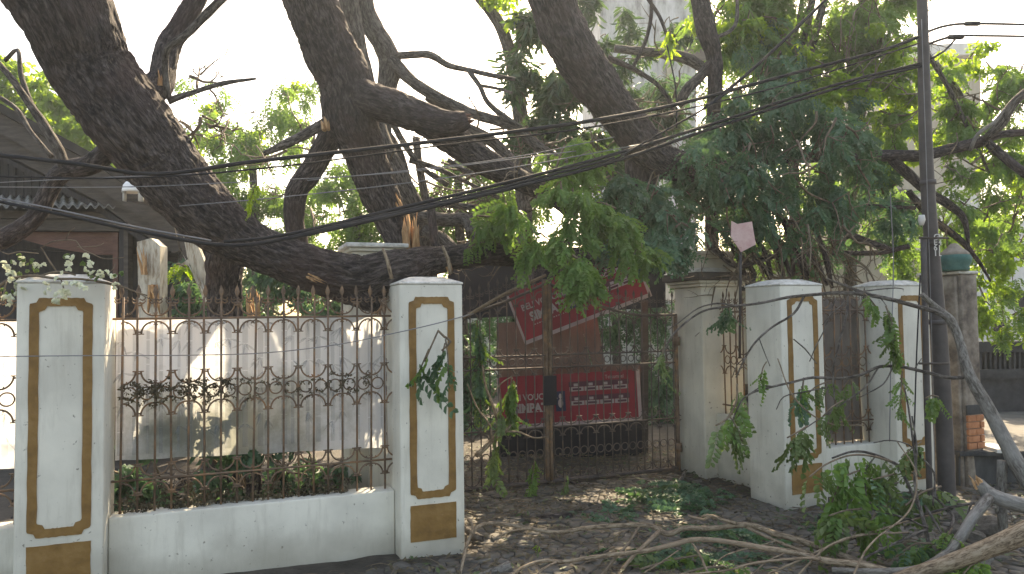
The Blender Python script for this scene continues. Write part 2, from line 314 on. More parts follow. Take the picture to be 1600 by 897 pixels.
QB = [[0, 3, 2, 1], [4, 5, 6, 7], [0, 1, 5, 4], [1, 2, 6, 5], [2, 3, 7, 6], [3, 0, 4, 7]]
def box_v(cx, cy, cz, sx, sy, sz):
    x, y, z = sx / 2, sy / 2, sz / 2
    return np.array([[cx - x, cy - y, cz - z], [cx + x, cy - y, cz - z], [cx + x, cy + y, cz - z], [cx - x, cy + y, cz - z],
                     [cx - x, cy - y, cz + z], [cx + x, cy - y, cz + z], [cx + x, cy + y, cz + z], [cx - x, cy + y, cz + z]])
def add_box(mb, *a): mb.add(box_v(*a), [QB]); return mb
def bevel(me, w=0.006, seg=2):
    import bmesh
    b = bmesh.new(); b.from_mesh(me); bmesh.ops.bevel(b, geom=b.edges[:], offset=w, segments=seg, affect='EDGES', profile=0.6); b.to_mesh(me); b.free(); return me
def prism(poly, vec):
    """closed prism from a 3-D polygon swept along vec"""
    n = len(poly); p = [Vector(q) for q in poly]; v = [tuple(q) for q in p] + [tuple(q + Vector(vec)) for q in p]
    nrm = Vector((0, 0, 0))
    for i in range(n): nrm += p[i].cross(p[(i + 1) % n])
    flip = nrm.dot(Vector(vec)) > 0
    f = [list(range(n)), list(range(2 * n - 1, n - 1, -1))]
    sides = [[i, i + n, (i + 1) % n + n, (i + 1) % n] for i in range(n)]
    if flip: f = [x[::-1] for x in f]; sides = [x[::-1] for x in sides]
    me = bpy.data.meshes.new('prism'); me.from_pydata(v, [], f + sides); me.update(); return me
def pxprism(pts, zc, dy, ):
    return prism([W(a, b, zc) for a, b in pts], Vector((0, dy, 0)))

def smooth_path(P, R, step):
    P = np.array([tuple(p) for p in P], float); R = np.array(R, float); n = len(P)
    if n == 2: 
        k = max(2, int(np.linalg.norm(P[1] - P[0]) / step)); t = np.linspace(0, 1, k + 1)[:, None]
        return P[0] * (1 - t) + P[1] * t, R[0] * (1 - t[:, 0]) + R[1] * t[:, 0]
    Q = np.vstack([2 * P[0] - P[1], P, 2 * P[-1] - P[-2]]); op, orr = [], []
    for i in range(n - 1):
        a, b, c, d = Q[i], Q[i + 1], Q[i + 2], Q[i + 3]
        k = max(2, int(np.linalg.norm(c - b) / step)); t = np.linspace(0, 1, k, endpoint=False)[:, None]
        op.append(0.5 * ((2 * b) + (c - a) * t + (2 * a - 5 * b + 4 * c - d) * t ** 2 + (-a + 3 * b - 3 * c + d) * t ** 3))
        orr.append(R[i] * (1 - t[:, 0]) + R[i + 1] * t[:, 0])
    op.append(P[-1:]); orr.append(R[-1:])
    return np.vstack(op), np.concatenate(orr)

def vnoise(nt, ns, gt, gs, rng):
    """2-D value noise, periodic in its first axis"""
    g = rng.random((gt, gs + 2)); u = np.arange(nt) / nt * gt; v = np.linspace(0, gs, ns)
    i = u.astype(int); fu = u - i; fu = fu * fu * (3 - 2 * fu); j = np.minimum(v.astype(int), gs); fv = v - j; fv = fv * fv * (3 - 2 * fv)
    i1 = (i + 1) % gt; i = i % gt
    a = g[np.ix_(i, j)] * (1 - fv) + g[np.ix_(i, j + 1)] * fv
    b = g[np.ix_(i1, j)] * (1 - fv) + g[np.ix_(i1, j + 1)] * fv
    return a * (1 - fu[:, None]) + b * fu[:, None]

def add_tube(mb, P, R, seg=8, step=0.03, rough=0.0, wob=0.0, seed=0, cap=True):
    pts, r = smooth_path(P, R, step); n = len(pts)
    rng = np.random.default_rng(seed + 11)
    if wob:
        k = max(3, n // 6); wv = rng.normal(0, wob, (k, 3)); x = np.linspace(0, k - 1, n)
        for c in range(3): pts[:, c] += np.interp(x, np.arange(k), wv[:, c]) * np.minimum(1, np.minimum(np.arange(n), np.arange(n)[::-1]) / 4)
    T = np.gradient(pts, axis=0); T /= np.linalg.norm(T, axis=1)[:, None] + 1e-12
    N = np.zeros_like(T); a = np.array([0, 0, 1.0]) if abs(T[0][2]) < 0.9 else np.array([1.0, 0, 0])
    v = a - T[0] * a.dot(T[0]); N[0] = v / np.linalg.norm(v)
    for i in range(1, n):
        v = N[i - 1] - T[i] * N[i - 1].dot(T[i]); N[i] = v / (np.linalg.norm(v) + 1e-12)
    B = np.cross(T, N); th = np.linspace(0, 2 * np.pi, seg, endpoint=False)
    rr = np.repeat(r[:, None], seg, 1); s = np.concatenate([[0], np.cumsum(np.linalg.norm(np.diff(pts, axis=0), axis=1))])
    if rough:
        Lr = s[-1] / max(np.mean(r), 1e-4)
        big = vnoise(seg, n, 5, max(3, int(Lr / 1.6)), rng).T - 0.5
        mid = vnoise(seg, n, 12, max(4, int(Lr / 0.8)), rng).T - 0.5
        rr = rr * (1 + rough * (0.5 * big + 0.35 * mid))
        if seg >= 48:
            ridge = vnoise(seg, n, int(seg / 4.2), max(6, int(s[-1] / 0.11)), rng).T
            ridge2 = vnoise(seg, n, int(seg / 2.6), max(6, int(s[-1] / 0.045)), rng).T
            am = np.clip(r / 0.15, .45, 1.1)[:, None]
            rr = rr + am * ((np.abs(ridge - 0.5) * 2) ** 0.6 * 0.017 + (np.abs(ridge2 - 0.5) * 2) * 0.011 - 0.014)
            for q in range(int(s[-1] / .35)):          # knots and burls
                tc, sc_ = rng.uniform(0, 2 * np.pi), rng.uniform(0, s[-1]); dth = np.angle(np.exp(1j * (th[None, :] - tc))) * r[:, None]; dd = np.sqrt(dth ** 2 + (s[:, None] - sc_) ** 2)
                w_ = rng.uniform(.02, .06); rr = rr + rng.choice([1, 1, -.6]) * w_ * .42 * np.exp(-(dd / w_) ** 2)
    c, sn = np.cos(th), np.sin(th)
    V = pts[:, None, :] + (N[:, None, :] * c[None, :, None] + B[:, None, :] * sn[None, :, None]) * rr[:, :, None]
    co = np.stack([np.broadcast_to(c, rr.shape) * r[:, None], np.broadcast_to(sn, rr.shape) * r[:, None], np.broadcast_to(s[:, None], rr.shape)], -1)
    co = co + rng.random(3) * 20
    i = np.arange(n - 1)[:, None] * seg; j = np.arange(seg)[None, :]; j1 = (j + 1) % seg
    F = np.stack([i + j, i + j1, i + seg + j1, i + seg + j], -1).reshape(-1, 4)
    mb.add(V.reshape(-1, 3), [F], co.reshape(-1, 3))
    if cap:
        base = mb.n
        mb.add(np.array([pts[0], pts[-1]]), [], np.array([co[0, 0], co[-1, 0]]))
        st = base - n * seg
        jj = np.arange(seg); tri0 = np.stack([np.full(seg, base), st + (jj + 1) % seg, st + jj], -1)
        e = st + (n - 1) * seg; tri1 = np.stack([np.full(seg, base + 1), e + jj, e + (jj + 1) % seg], -1)
        mb.f.append(tri0); mb.f.append(tri1)
    return mb

def tube_obj(name, P, R, mat, parent=None, seg=8, step=0.03, rough=0.0, wob=0.0, seed=0, **k):
    mb = MB(); add_tube(mb, P, R, seg, step, rough, wob, seed)
    return obj(name, mb.mesh(name, mat, smooth=True, attr=True), parent, **k)

def pxpath(L):
    """[(px,py,r_px,zc)] -> points, radii"""
    return [W(a, b, z) for a, b, r, z in L], [r * z / FPX for a, b, r, z in L]
def limb(name, L, mat, parent, seg=16, step=0.04, rough=0.25, wob=0.0, seed=None, **k):
    P, R = pxpath(L)
    return tube_obj(name, P, R, mat, parent, seg, step, rough, wob, seed if seed is not None else int(L[0][0] * 7 + L[0][1]) % 9999, **k)

def splinters(name, c, d, r, L, parent, n=14, mat=None, seed=1, **k):
    """jagged torn wood: a bundle of pointed shards"""
    rng = random.Random(seed); d = Vector(d).normalized(); mb = MB()
    a = d.orthogonal().normalized(); b = d.cross(a)
    for i in range(n):
        ang = rng.uniform(0, 6.283); q = r * math.sqrt(rng.random()) * 0.85
        o = Vector(c) + a * math.cos(ang) * q + b * math.sin(ang) * q; w = r * rng.uniform(0.14, 0.34)
        h = L * rng.uniform(0.35, 1.0); dd = (d + a * rng.uniform(-.18, .18) + b * rng.uniform(-.18, .18)).normalized()
        x = (a * math.cos(ang) + b * math.sin(ang)); y = dd.cross(x).normalized(); x = y.cross(dd)
        o0 = o - dd * r * 0.6
        v = [o0 + x * w + y * w, o0 - x * w + y * w * .8, o0 - x * w - y * w * .6, o0 + x * w * .6 - y * w,
             o + dd * h * .55 + x * w * .8 + y * w * .5, o + dd * h * .6 - x * w * .7 + y * w * .5, o + dd * h * .5 - x * w * .6 - y * w * .5, o + dd * h * .62 + x * w * .5 - y * w * .5,
             o + dd * h + x * w * rng.uniform(-.8, .8)]
        mb.add([tuple(z) for z in v], [[[0, 1, 5, 4], [1, 2, 6, 5], [2, 3, 7, 6], [3, 0, 4, 7]], [[4, 5, 8], [5, 6, 8], [6, 7, 8], [7, 4, 8]]])
    return obj(name, mb.mesh(name, mat or M['wood']), parent, **k)

# ------------------------------------------------------------------ leaf templates
def leaflet(L, w, fine=True, cup=0.25):
    if fine:
        v = np.array([[0, 0, 0], [0.35 * L, w * .45, cup * w], [0.75 * L, w * .48, cup * w], [L, 0, -0.06 * L], [0.75 * L, -w * .48, cup * w], [0.35 * L, -w * .45, cup * w]])
        return v, np.array([[0, 3, 2, 1], [0, 5, 4, 3]])
    return np.array([[0, 0, 0], [0.55 * L, w * .5, cup * w], [L, 0, 0], [0.55 * L, -w * .5, cup * w]]), np.array([[0, 1, 2, 3]])
def rotz(v, a): c, s = math.cos(a), math.sin(a); return v @ np.array([[c, s, 0], [-s, c, 0], [0, 0, 1]])
def rotx(v, a): c, s = math.cos(a), math.sin(a); return v @ np.array([[1, 0, 0], [0, c, s], [0, -s, c]])
def roty(v, a): c, s = math.cos(a), math.sin(a); return v @ np.array([[c, 0, -s], [0, 1, 0], [s, 0, c]])
def frond(pairs=7, droop=0.5, fine=True, lw=0.13, ll=0.27, seed=0, stalk=True):
    """pinnate compound leaf of unit length along +X"""
    rng = random.Random(seed); V, F, n = [], [], 0
    for i in range(pairs):
        x = 0.22 + 0.72 * i / (pairs - 1); z = -droop * x * x
        for sgn in (1, -1):
            L = ll * (0.75 + 0.35 * math.sin(math.pi * (i + 1) / (pairs + 0.6))) * rng.uniform(.88, 1.1)
            v, f = leaflet(L, lw * rng.uniform(.9, 1.1), fine)
            v = rotx(v, rng.uniform(-.35, .35)); v = roty(v, 0.25 + rng.uniform(-.2, .35)); v = rotz(v, sgn * (1.05 - 0.35 * i / pairs + rng.uniform(-.12, .12)))
            V.append(v + np.array([x, 0, z])); F.append(f + n); n += len(v)
    if stalk:
        for i in range(4):
            x0, x1 = i / 4, (i + 1) / 4; w = 0.008
            v = np.array([[x0, w, -droop * x0 * x0], [x0, -w, -droop * x0 * x0], [x1, -w * .7, -droop * x1 * x1], [x1, w * .7, -droop * x1 * x1]])
            V.append(v); F.append(np.array([[0, 1, 2, 3]]) + n); n += 4
    return np.vstack(V), np.vstack(F)
def tuft(k=9, L=0.5, w=0.13, seed=0, fine=False):
    """spray of simple leaves round a short shoot of unit length"""
    rng = random.Random(seed); V, F, n = [], [], 0
    for i in range(k):
        v, f = leaflet(L * rng.uniform(.7, 1.1), w * rng.uniform(.8, 1.2), fine)
        v = rotx(v, rng.uniform(-1, 1)); v = roty(v, rng.uniform(0.0, 0.9)); v = rotz(v, rng.uniform(-1.5, 1.5))
        x = rng.random() * 0.7; V.append(v + np.array([x, rng.uniform(-.08, .08), -0.25 * x * x])); F.append(f + n); n += len(v)
    return np.vstack(V), np.vstack(F)
TPL = {
    'frond': [frond(9, .35, seed=1, lw=.105, ll=.23), frond(9, .6, seed=2, lw=.105, ll=.22), frond(8, .15, seed=3, lw=.12, ll=.22), frond(8, .8, seed=4, lw=.11, ll=.22)],
    'frond_lo': [frond(6, .4, False, seed=5, stalk=False, lw=.16), frond(6, .7, False, seed=6, stalk=False, lw=.16)],
    'tuft': [tuft(9, .5, .2, 1), tuft(10, .45, .22, 2), tuft(8, .55, .18, 3)],
    'lance': [tuft(8, .8, .13, 4, True), tuft(9, .75, .12, 5, True)],
}
def scatter_leaves(mb, kind, pos, size, rng, pitch=(0.1, 1.2), yawc=None, roll=0.7):
    T = TPL[kind]; n = len(pos); pick = rng.integers(0, len(T), n)
    yaw = rng.uniform(0, 2 * np.pi, n); pit = rng.uniform(pitch[0], pitch[1], n); rl = rng.normal(0, roll, n)
    cy, sy, cp, sp, cr, sr = np.cos(yaw), np.sin(yaw), np.cos(pit), np.sin(pit), np.cos(rl), np.sin(rl)
    # local x axis points along yaw and down by pit
    X = np.stack([cy * cp, sy * cp, -sp], -1); Y0 = np.stack([-sy, cy, np.zeros(n)], -1); Z0 = np.cross(X, Y0)
    Y = Y0 * cr[:, None] + Z0 * sr[:, None]; Z = np.cross(X, Y)
    for k, (tv, tf) in enumerate(T):
        m_ = pick == k
        if not m_.any(): continue
        A = np.stack([X[m_], Y[m_], Z[m_]], 1) * size[m_][:, None, None]
        v = np.einsum('vk,nkc->nvc', tv, A) + pos[m_][:, None, :]
        f = tf[None] + (np.arange(m_.sum()) * len(tv))[:, None, None]
        mb.add(v.reshape(-1, 3), [f.reshape(-1, tf.shape[1])])
def clump(mb, px, py, zc, rx, ry, n, kind='frond', size=0.2, depth=None, rng=RNG, twigs=None, pitch=(0.1, 1.2)):
    c = np.array(W(px, py, zc)); k = zc / FPX; a = rng.normal(0, 1, (n, 3)); a /= np.linalg.norm(a, axis=1)[:, None]
    a *= (rng.random(n) ** 0.45)[:, None]; d = depth if depth else (rx + ry) * 0.5 * k
    # uneven outline: many small sub-centres inside the ellipsoid
    m_ = max(3, n // 14); sub = rng.normal(0, 1, (m_, 3)); sub /= np.linalg.norm(sub, axis=1)[:, None]; sub *= (rng.random(m_) ** 0.4)[:, None]
    a = sub[rng.integers(0, m_, n)] * 0.92 + a * 0.26
    off = a * np.array([rx * k, d, ry * k]); pos = c + off[:, :1] * np.array(CR) + off[:, 1:2] * np.array([0, 1, 0]) + off[:, 2:3] * np.array(CU)
    scatter_leaves(mb, kind, pos, size * rng.uniform(.65, 1.25, n), rng, pitch)
    if twigs is not None:
        for i in range(max(2, m_ // 2)):
            q = sub[i] * np.array([rx * k, d, ry * k]); e = c + q[0] * np.array(CR) + np.array([0, q[1], 0]) + q[2] * np.array(CU)
            mid = (c + e) / 2 + rng.normal(0, .05, 3) + np.array([0, 0, .06])
            add_tube(twigs, [c + rng.normal(0, .05, 3), mid, e], [0.010, 0.006, 0.003], 4, 0.09, seed=i)

DENS = 2.3
def crown(name, clumps, mat, parent, size=0.2, kind='frond', dens=1.0, seed=0, pitch=(0.1, 1.2), label=None):
    mb, tw = MB(), MB(); rng = np.random.default_rng(seed)
    for c in clumps:
        px, py, zc, rx, ry = c[:5]; f = c[5] if len(c) > 5 else 1.0
        fpx = size * FPX / zc
        n = int(DENS * dens * f * 3.1416 * rx * ry / (fpx * fpx * 0.34) * 2.0) + 6
        clump(mb, px, py, zc, rx, ry, n, kind, size, rng=rng, twigs=tw, pitch=pitch)
    o = obj(name, mb.mesh(name, mat), parent, kind='stuff', label=label)
    obj('twigs', tw.mesh('twigs', M['twig'], smooth=True), parent, kind='stuff')
    return o

# ================================================================== GROUND
mb = MB(); nx = 60
mb.add([[-60, -8, 0], [80, -8, 0], [80, 120, 0], [-60, 120, 0]], [[[0, 1, 2, 3]]])
ground = obj('ground', mb.mesh('ground', M['ground']), kind='structure', label='muddy ground strewn with leaf litter in front of and behind the fence')
# near ground with real unevenness, 4 mm and more above the sheet
gx, gy = np.meshgrid(np.linspace(-2.5, 5.5, 240), np.linspace(3.2, 8.2, 170))
rg = np.random.default_rng(3)
hz = (vnoise(240, 170, 60, 42, rg).T * 0.020 + vnoise(240, 170, 17, 12, rg).T * 0.022) + 0.004
yardm = ((gx - F0.x) * FN.x + (gy - F0.y) * FN.y)
gv = np.stack([gx, gy, hz], -1).reshape(-1, 3); ii = (np.arange(169)[:, None] * 240 + np.arange(239)[None]).ravel()
mb = MB(); mb.add(gv, [np.stack([ii, ii + 1, ii + 241, ii + 240], -1)])
drive = obj('driveway', mb.mesh('driveway', M['ground'], smooth=True), kind='structure', label='cracked driveway apron of uneven stones in front of the gate')

# uneven paving stones set into the driveway
def hexcells():
    s_ = 0.060; cells = []; jit = {}
    def cj(x, y):
        k = (round(x, 3), round(y, 3))
        if k not in jit:
            r = random.Random(hash(k)); jit[k] = (x + r.uniform(-.36, .36) * s_, y + r.uniform(-.36, .36) * s_)
        return jit[k]
    dx, dy = s_ * math.sqrt(3), s_ * 1.5
    for j in range(56):
        for i in range(68):
            cx, cy = -1.4 + i * dx + (j % 2) * dx / 2, 3.9 + j * dy
            u = (cx) / cy * FPX + 800; t = (Vector((cx, cy, 0)) - F0).dot(FN); s1 = (Vector((cx, cy, 0)) - F0).dot(FD)
            if u < 560 or u > 1620: continue
            if s1 < 0.5 and t > -0.1: continue
            if s1 > 2.9 and t > -0.08: continue
            if t > 1.4: continue
            pts = [cj(cx + s_ * math.sin(a), cy + s_ * math.cos(a)) for a in [math.pi / 3 * q for q in range(6)]]
            cells.append((cx, cy, pts))
    return cells
cells = sorted(hexcells(), key=lambda c: c[1])
rest = MB()
def stone_mesh(cx, cy, pts, h):
    top = [(cx + (x - cx) * .86, cy + (y - cy) * .86) for x, y in pts]; mid = [(cx + (x - cx) * .95, cy + (y - cy) * .95) for x, y in pts]
    v = [(x, y, -.02) for x, y in mid] + [(x, y, h * .6) for x, y in mid] + [(x, y, h + random.uniform(-.003, .003)) for x, y in top]
    f4 = [[i, (i + 1) % 6, (i + 1) % 6 + 6, i + 6] for i in range(6)] + [[i + 6, (i + 1) % 6 + 6, (i + 1) % 6 + 12, i + 12] for i in range(6)]
    return v, f4, [[12, 13, 14, 15, 16, 17]]
for k, (cx, cy, pts) in enumerate(cells):
    ix = int((cx + 2.5) / 8 * 239); iy = int((cy - 3.2) / 5 * 169); z = hz[min(169, iy), min(239, ix)]
    v, f4, f6 = stone_mesh(cx, cy, [(x, y) for x, y in pts], 0.008 + random.uniform(0, .007))
    tx, ty = random.uniform(-.06, .06), random.uniform(-.06, .06)
    v = [(a, b, c + z + (a - cx) * tx + (b - cy) * ty) for a, b, c in v]
    f4 = [q[::-1] for q in f4]; f6 = [q[::-1] for q in f6]
    if k < 290:
        mb = MB(); mb.add(np.array(v) - np.array([cx, cy, 0]), [f4, f6]); obj('paving_stone', mb.mesh('paving_stone', M['stone']), drive, loc=(cx, cy, 0))
    else: rest.add(v, [f4, f6])
obj('paving_stones', rest.mesh('paving_stones', M['stone']), drive, kind='stuff')

# street beyond the culvert, at the right
mb = MB(); mb.add([G(1500, 712) , G(1900, 712), Vector((14, 14, 0)), Vector((5.2, 14, 0))], [[[0, 1, 2, 3]]])
me = mb.mesh('street', M['road']); 
for v in me.vertices: v.co.z = 0.045
obj('street', me, kind='structure', label='pale leaf-littered street beyond the culvert at the right')

# ================================================================== WALLS AND PILLARS
def fbox(name, s0, s1, t0, t1, z0, z1, mat, parent=None, bw=0.008, **k):
    mb = MB(); add_box(mb, 0, 0, (z1 - z0) / 2, s1 - s0, t1 - t0, z1 - z0)
    me = bevel(mb.mesh(name, mat), bw) if bw else mb.mesh(name, mat)
    return obj(name, me, parent, loc=FP((s0 + s1) / 2, (t0 + t1) / 2, z0), rotz=FA, **k)

def frame_outline(x0, x1, z0, z1, c, rng, k=14, j=0.0018):
    P = [(x0 + c, z0), (x1 - c, z0), (x1 - c * .75, z0 + c * .55), (x1 - c * .1, z0 + c * .75), (x1, z0 + c), (x1, z1 - c), (x1 - c * .1, z1 - c * .75), (x1 - c * .75, z1 - c * .55), (x1 - c, z1),
         (x0 + c, z1), (x0 + c * .75, z1 - c * .55), (x0 + c * .1, z1 - c * .75), (x0, z1 - c), (x0, z0 + c), (x0 + c * .1, z0 + c * .75), (x0 + c * .75, z0 + c * .55)]
    out = []
    for i in range(len(P)):
        a, b = P[i], P[(i + 1) % len(P)]; q = k if i in (0, 4, 8, 12) else 1
        for t in range(q):
            f = t / q; out.append((a[0] + (b[0] - a[0]) * f + rng.uniform(-j, j), a[1] + (b[1] - a[1]) * f + rng.uniform(-j, j)))
    return out
PW = 0.41
def pillar(s, label, frame=(0.06, 0.352, 0.385, 1.635), block=(0.06, 0.352, 0.125, 0.345), H=1.715, seed=0):
    r = thing('fence_pillar', label, 'pillar', FP(s + PW / 2, PW / 2), group='white fence pillars with ochre frames')
    fbox('shaft', s, s + PW, 0, PW, 0, H, M['plaster'], r, 0.012)
    # low pyramid cap
    o = 0.004; v = [(-o, -o, 0), (PW + o, -o, 0), (PW + o, PW + o, 0), (-o, PW + o, 0), (-o, -o, .012), (PW + o, -o, .012), (PW + o, PW + o, .012), (-o, PW + o, .012),
                    (.1, .1, .052), (PW - .1, .1, .052), (PW - .1, PW - .1, .052), (.1, PW - .1, .052)]
    me = bpy.data.meshes.new('cap'); me.from_pydata(v, [], [[3, 2, 1, 0], [0, 1, 5, 4], [1, 2, 6, 5], [2, 3, 7, 6], [3, 0, 4, 7], [4, 5, 9, 8], [5, 6, 10, 9], [6, 7, 11, 10], [7, 4, 8, 11], [8, 9, 10, 11]])
    bevel(me, .003, 1); obj('cap', me, r, M['cap'], loc=FP(s, 0, H), rotz=FA)
    rng = random.Random(seed); x0, x1, z0, z1 = frame; b = 0.044
    A = frame_outline(x0, x1, z0, z1, .042, rng); B = frame_outline(x0 + b, x1 - b, z0 + b, z1 - b, .036, rng)
    n = len(A); v = [(x, -0.006, z) for x, z in A] + [(x, -0.006, z) for x, z in B] + [(x, 0.004, z) for x, z in A] + [(x, 0.004, z) for x, z in B]
    f = [[i, (i + 1) % n, (i + 1) % n + n, i + n] for i in range(n)] + [[i, i + 2 * n, (i + 1) % n + 2 * n, (i + 1) % n] for i in range(n)] + [[i + n, (i + 1) % n + n, (i + 1) % n + 3 * n, i + 3 * n] for i in range(n)]
    me = bpy.data.meshes.new('panel_frame'); me.from_pydata(v, [], f); me.update(); obj('panel_frame', me, r, M['ochre'], loc=FP(s, 0), rotz=FA)
    x0, x1, z0, z1 = block; E = []
    for a, c in (((x0, z0), (x1, z0)), ((x1, z0), (x1, z1)), ((x1, z1), (x0, z1)), ((x0, z1), (x0, z0))):
        for t in range(9): E.append((a[0] + (c[0] - a[0]) * t / 9 + rng.uniform(-.0016, .0016), a[1] + (c[1] - a[1]) * t / 9 + rng.uniform(-.0016, .0016)))
    me = prism([Vector((x, -0.006, z)) for x, z in E], Vector((0, .01, 0))); obj('lower_panel', me, r, M['ochre'], loc=FP(s, 0), rotz=FA)
    return r
P1 = pillar(-2.02, 'white fence pillar with ochre frame, bougainvillea blossoms over its top', seed=1)
P2 = pillar(0.0, 'white fence pillar with ochre frame beside the gate, leafy sprig hanging on its face', seed=2)
P3 = pillar(2.94, 'white fence pillar with ochre frame crossed by bare twigs, to the right of the gate', seed=3)
P4 = pillar(4.08, 'white fence pillar with ochre frame standing beside the utility pole', frame=(0.06, 0.352, 0.40, 1.635), seed=4)

def low_wall(s0, s1, label, t0=.16, t1=.32, z=.415):
    r = fbox('low_wall', s0, s1, t0, t1, 0, z, M['plaster'], None, .01); setp(r, label=label, category='wall', group='low white walls under the iron fence')
    return r
low_wall(-3.6, -2.022, 'low white wall under the fence, left of the bougainvillea pillar')
low_wall(-1.608, -0.002, 'long low white wall under the iron fence, with dark specks')
low_wall(PW + 2.942, 4.078, 'short low white wall between the two pillars right of the gate')

def gate_pillar(s, label):
    t0, w = 1.13, .44
    r = thing('gate_pillar', label, 'pillar', FP(s + w / 2, t0 + w / 2), group='tall cream gate pillars with moulded caps')
    fbox('shaft', s, s + w, t0, t0 + w, 0, 1.755, M['plaster2'], r, .012)
    def ring(nm, z0, z1, o, mat, **k): return fbox(nm, s - o, s + w + o, t0 - o, t0 + w + o, z0, z1, mat, r, .008, **k)
    ring('moulding', 1.757, 1.785, .03, M['plaster2']); ring('moulding', 1.787, 1.812, .055, M['plaster2'])
    ring('cornice', 1.814, 1.885, .085, M['timber'])
    o = .085; a, b = -o, w + o; c, d = .03, w - .03
    me = bpy.data.meshes.new('sloping_ledge'); me.from_pydata([(a, a, 0), (b, a, 0), (b, b, 0), (a, b, 0), (c, c, .045), (d, c, .045), (d, d, .045), (c, d, .045)], [], [[3, 2, 1, 0], [0, 1, 5, 4], [1, 2, 6, 5], [2, 3, 7, 6], [3, 0, 4, 7], [4, 5, 6, 7]])
    obj('sloping_ledge', me, r, M['cap'], loc=FP(s, t0, 1.887), rotz=FA)
    ring('neck', 1.925, 2.02, -.04, M['plaster2']); ring('moulding', 2.022, 2.05, -.01, M['plaster2']); ring('top_slab', 2.052, 2.085, .02, M['cap'])
    return r
gate_pillar(3.03, 'tall cream gate pillar with moulded brown-edged cap, right of the gate under the foliage')
gate_pillar(-0.14, 'tall cream gate pillar behind the iron fence, its cap showing above the fallen trunk')
for s_, lab in ((3.16, 'low cream return wall running back from the pillar to the right gate pillar'), (0.0, 'low cream return wall running back to the left gate pillar')):
    w_ = fbox('return_wall', s_, s_ + .13, PW + .002, 1.128, 0, .60, M['plaster2'], None, .008); setp(w_, label=lab, category='wall', group='return walls of the gate recess')

# ================================================================== IRON FENCE AND GATE
IRON = 'iron'
def meshtube(P, R, seg=6, step=.01):
    mb = MB(); add_tube(mb, P, R, seg, step); return mb.mesh('tube', M[IRON], smooth=True)
def arcP(p, h, up, n=9):
    out = []
    for i in range(n):
        a = math.pi / 2 * i / (n - 1); x = p - (p - .012) * math.cos(a); z = h - (h - .010) * math.sin(a); out.append((x * .86 + .004, 0, z * up))
    return out
def scroll_mesh(p, h, up):
    mb = MB()
    for sg in (1, -1):
        P = [(sg * x, y, z) for x, y, z in arcP(p, h, up)]
        add_tube(mb, P, [.0055] * len(P), 5, .02)
        e = P[-1]; add_tube(mb, [e, (e[0] + sg * .006, 0, e[2] + up * .010), (e[0] - sg * .003, 0, e[2] + up * .018)], [.006, .005, .003], 5, .01)
        add_tube(mb, [(e[0] - sg * .022, 0, e[2] + up * .002), (e[0] - sg * .02, 0, e[2] + up * .015)], [.006, .003], 5, .01)
    add_box(mb, 0, 0, up * h, .058, .012, .006); add_box(mb, 0, 0, up * (h - .012), .034, .012, .010)
    return mb.mesh('scroll', M[IRON], smooth=False)
def ring_mesh(r, w=.0045):
    a = np.linspace(0, 2 * np.pi, 17)[:-1]; P = [(r * math.cos(q), 0, r * math.sin(q)) for q in np.linspace(0, 2 * math.pi, 17)]
    mb = MB(); add_tube(mb, P, [w] * 17, 5, 1.0, cap=False); return mb.mesh('ring', M[IRON], smooth=True)
def spear_mesh():
    v, f = [], []
    prof = [(.006, 0), (.007, .012), (.015, .034), (.011, .05), (.001, .078)]
    for r, z in prof:
        for q in range(6): v.append((r * math.cos(q * math.pi / 3), r * .55 * math.sin(q * math.pi / 3), z))
    for k in range(4):
        for q in range(6): f.append([k * 6 + q, k * 6 + (q + 1) % 6, k * 6 + 6 + (q + 1) % 6, k * 6 + 6 + q])
    mb = MB(); mb.add(v, [f]); return mb.mesh('spearhead', M[IRON])
def barb_mesh():
    mb = MB()
    for sg in (1, -1):
        for dz in (0, .018):
            P = [(sg * .004, 0, dz), (sg * .020, 0, dz - .008), (sg * .034, 0, dz + .002), (sg * .031, 0, dz + .012)]
            add_tube(mb, P, [.0045, .004, .0035, .002], 4, .01)
    return mb.mesh('barb', M[IRON])
SPEAR, BARB = spear_mesh(), barb_mesh()
BARC = {}
def bar_mesh(L, r=.0065):
    k = (round(L, 3), r, IRON)
    if k not in BARC:
        mb = MB(); add_tube(mb, [(0, 0, 0), (0, 0, L)], [r, r], 6, .5); BARC[k] = mb.mesh('bar', M[IRON], smooth=True)
    return BARC[k]
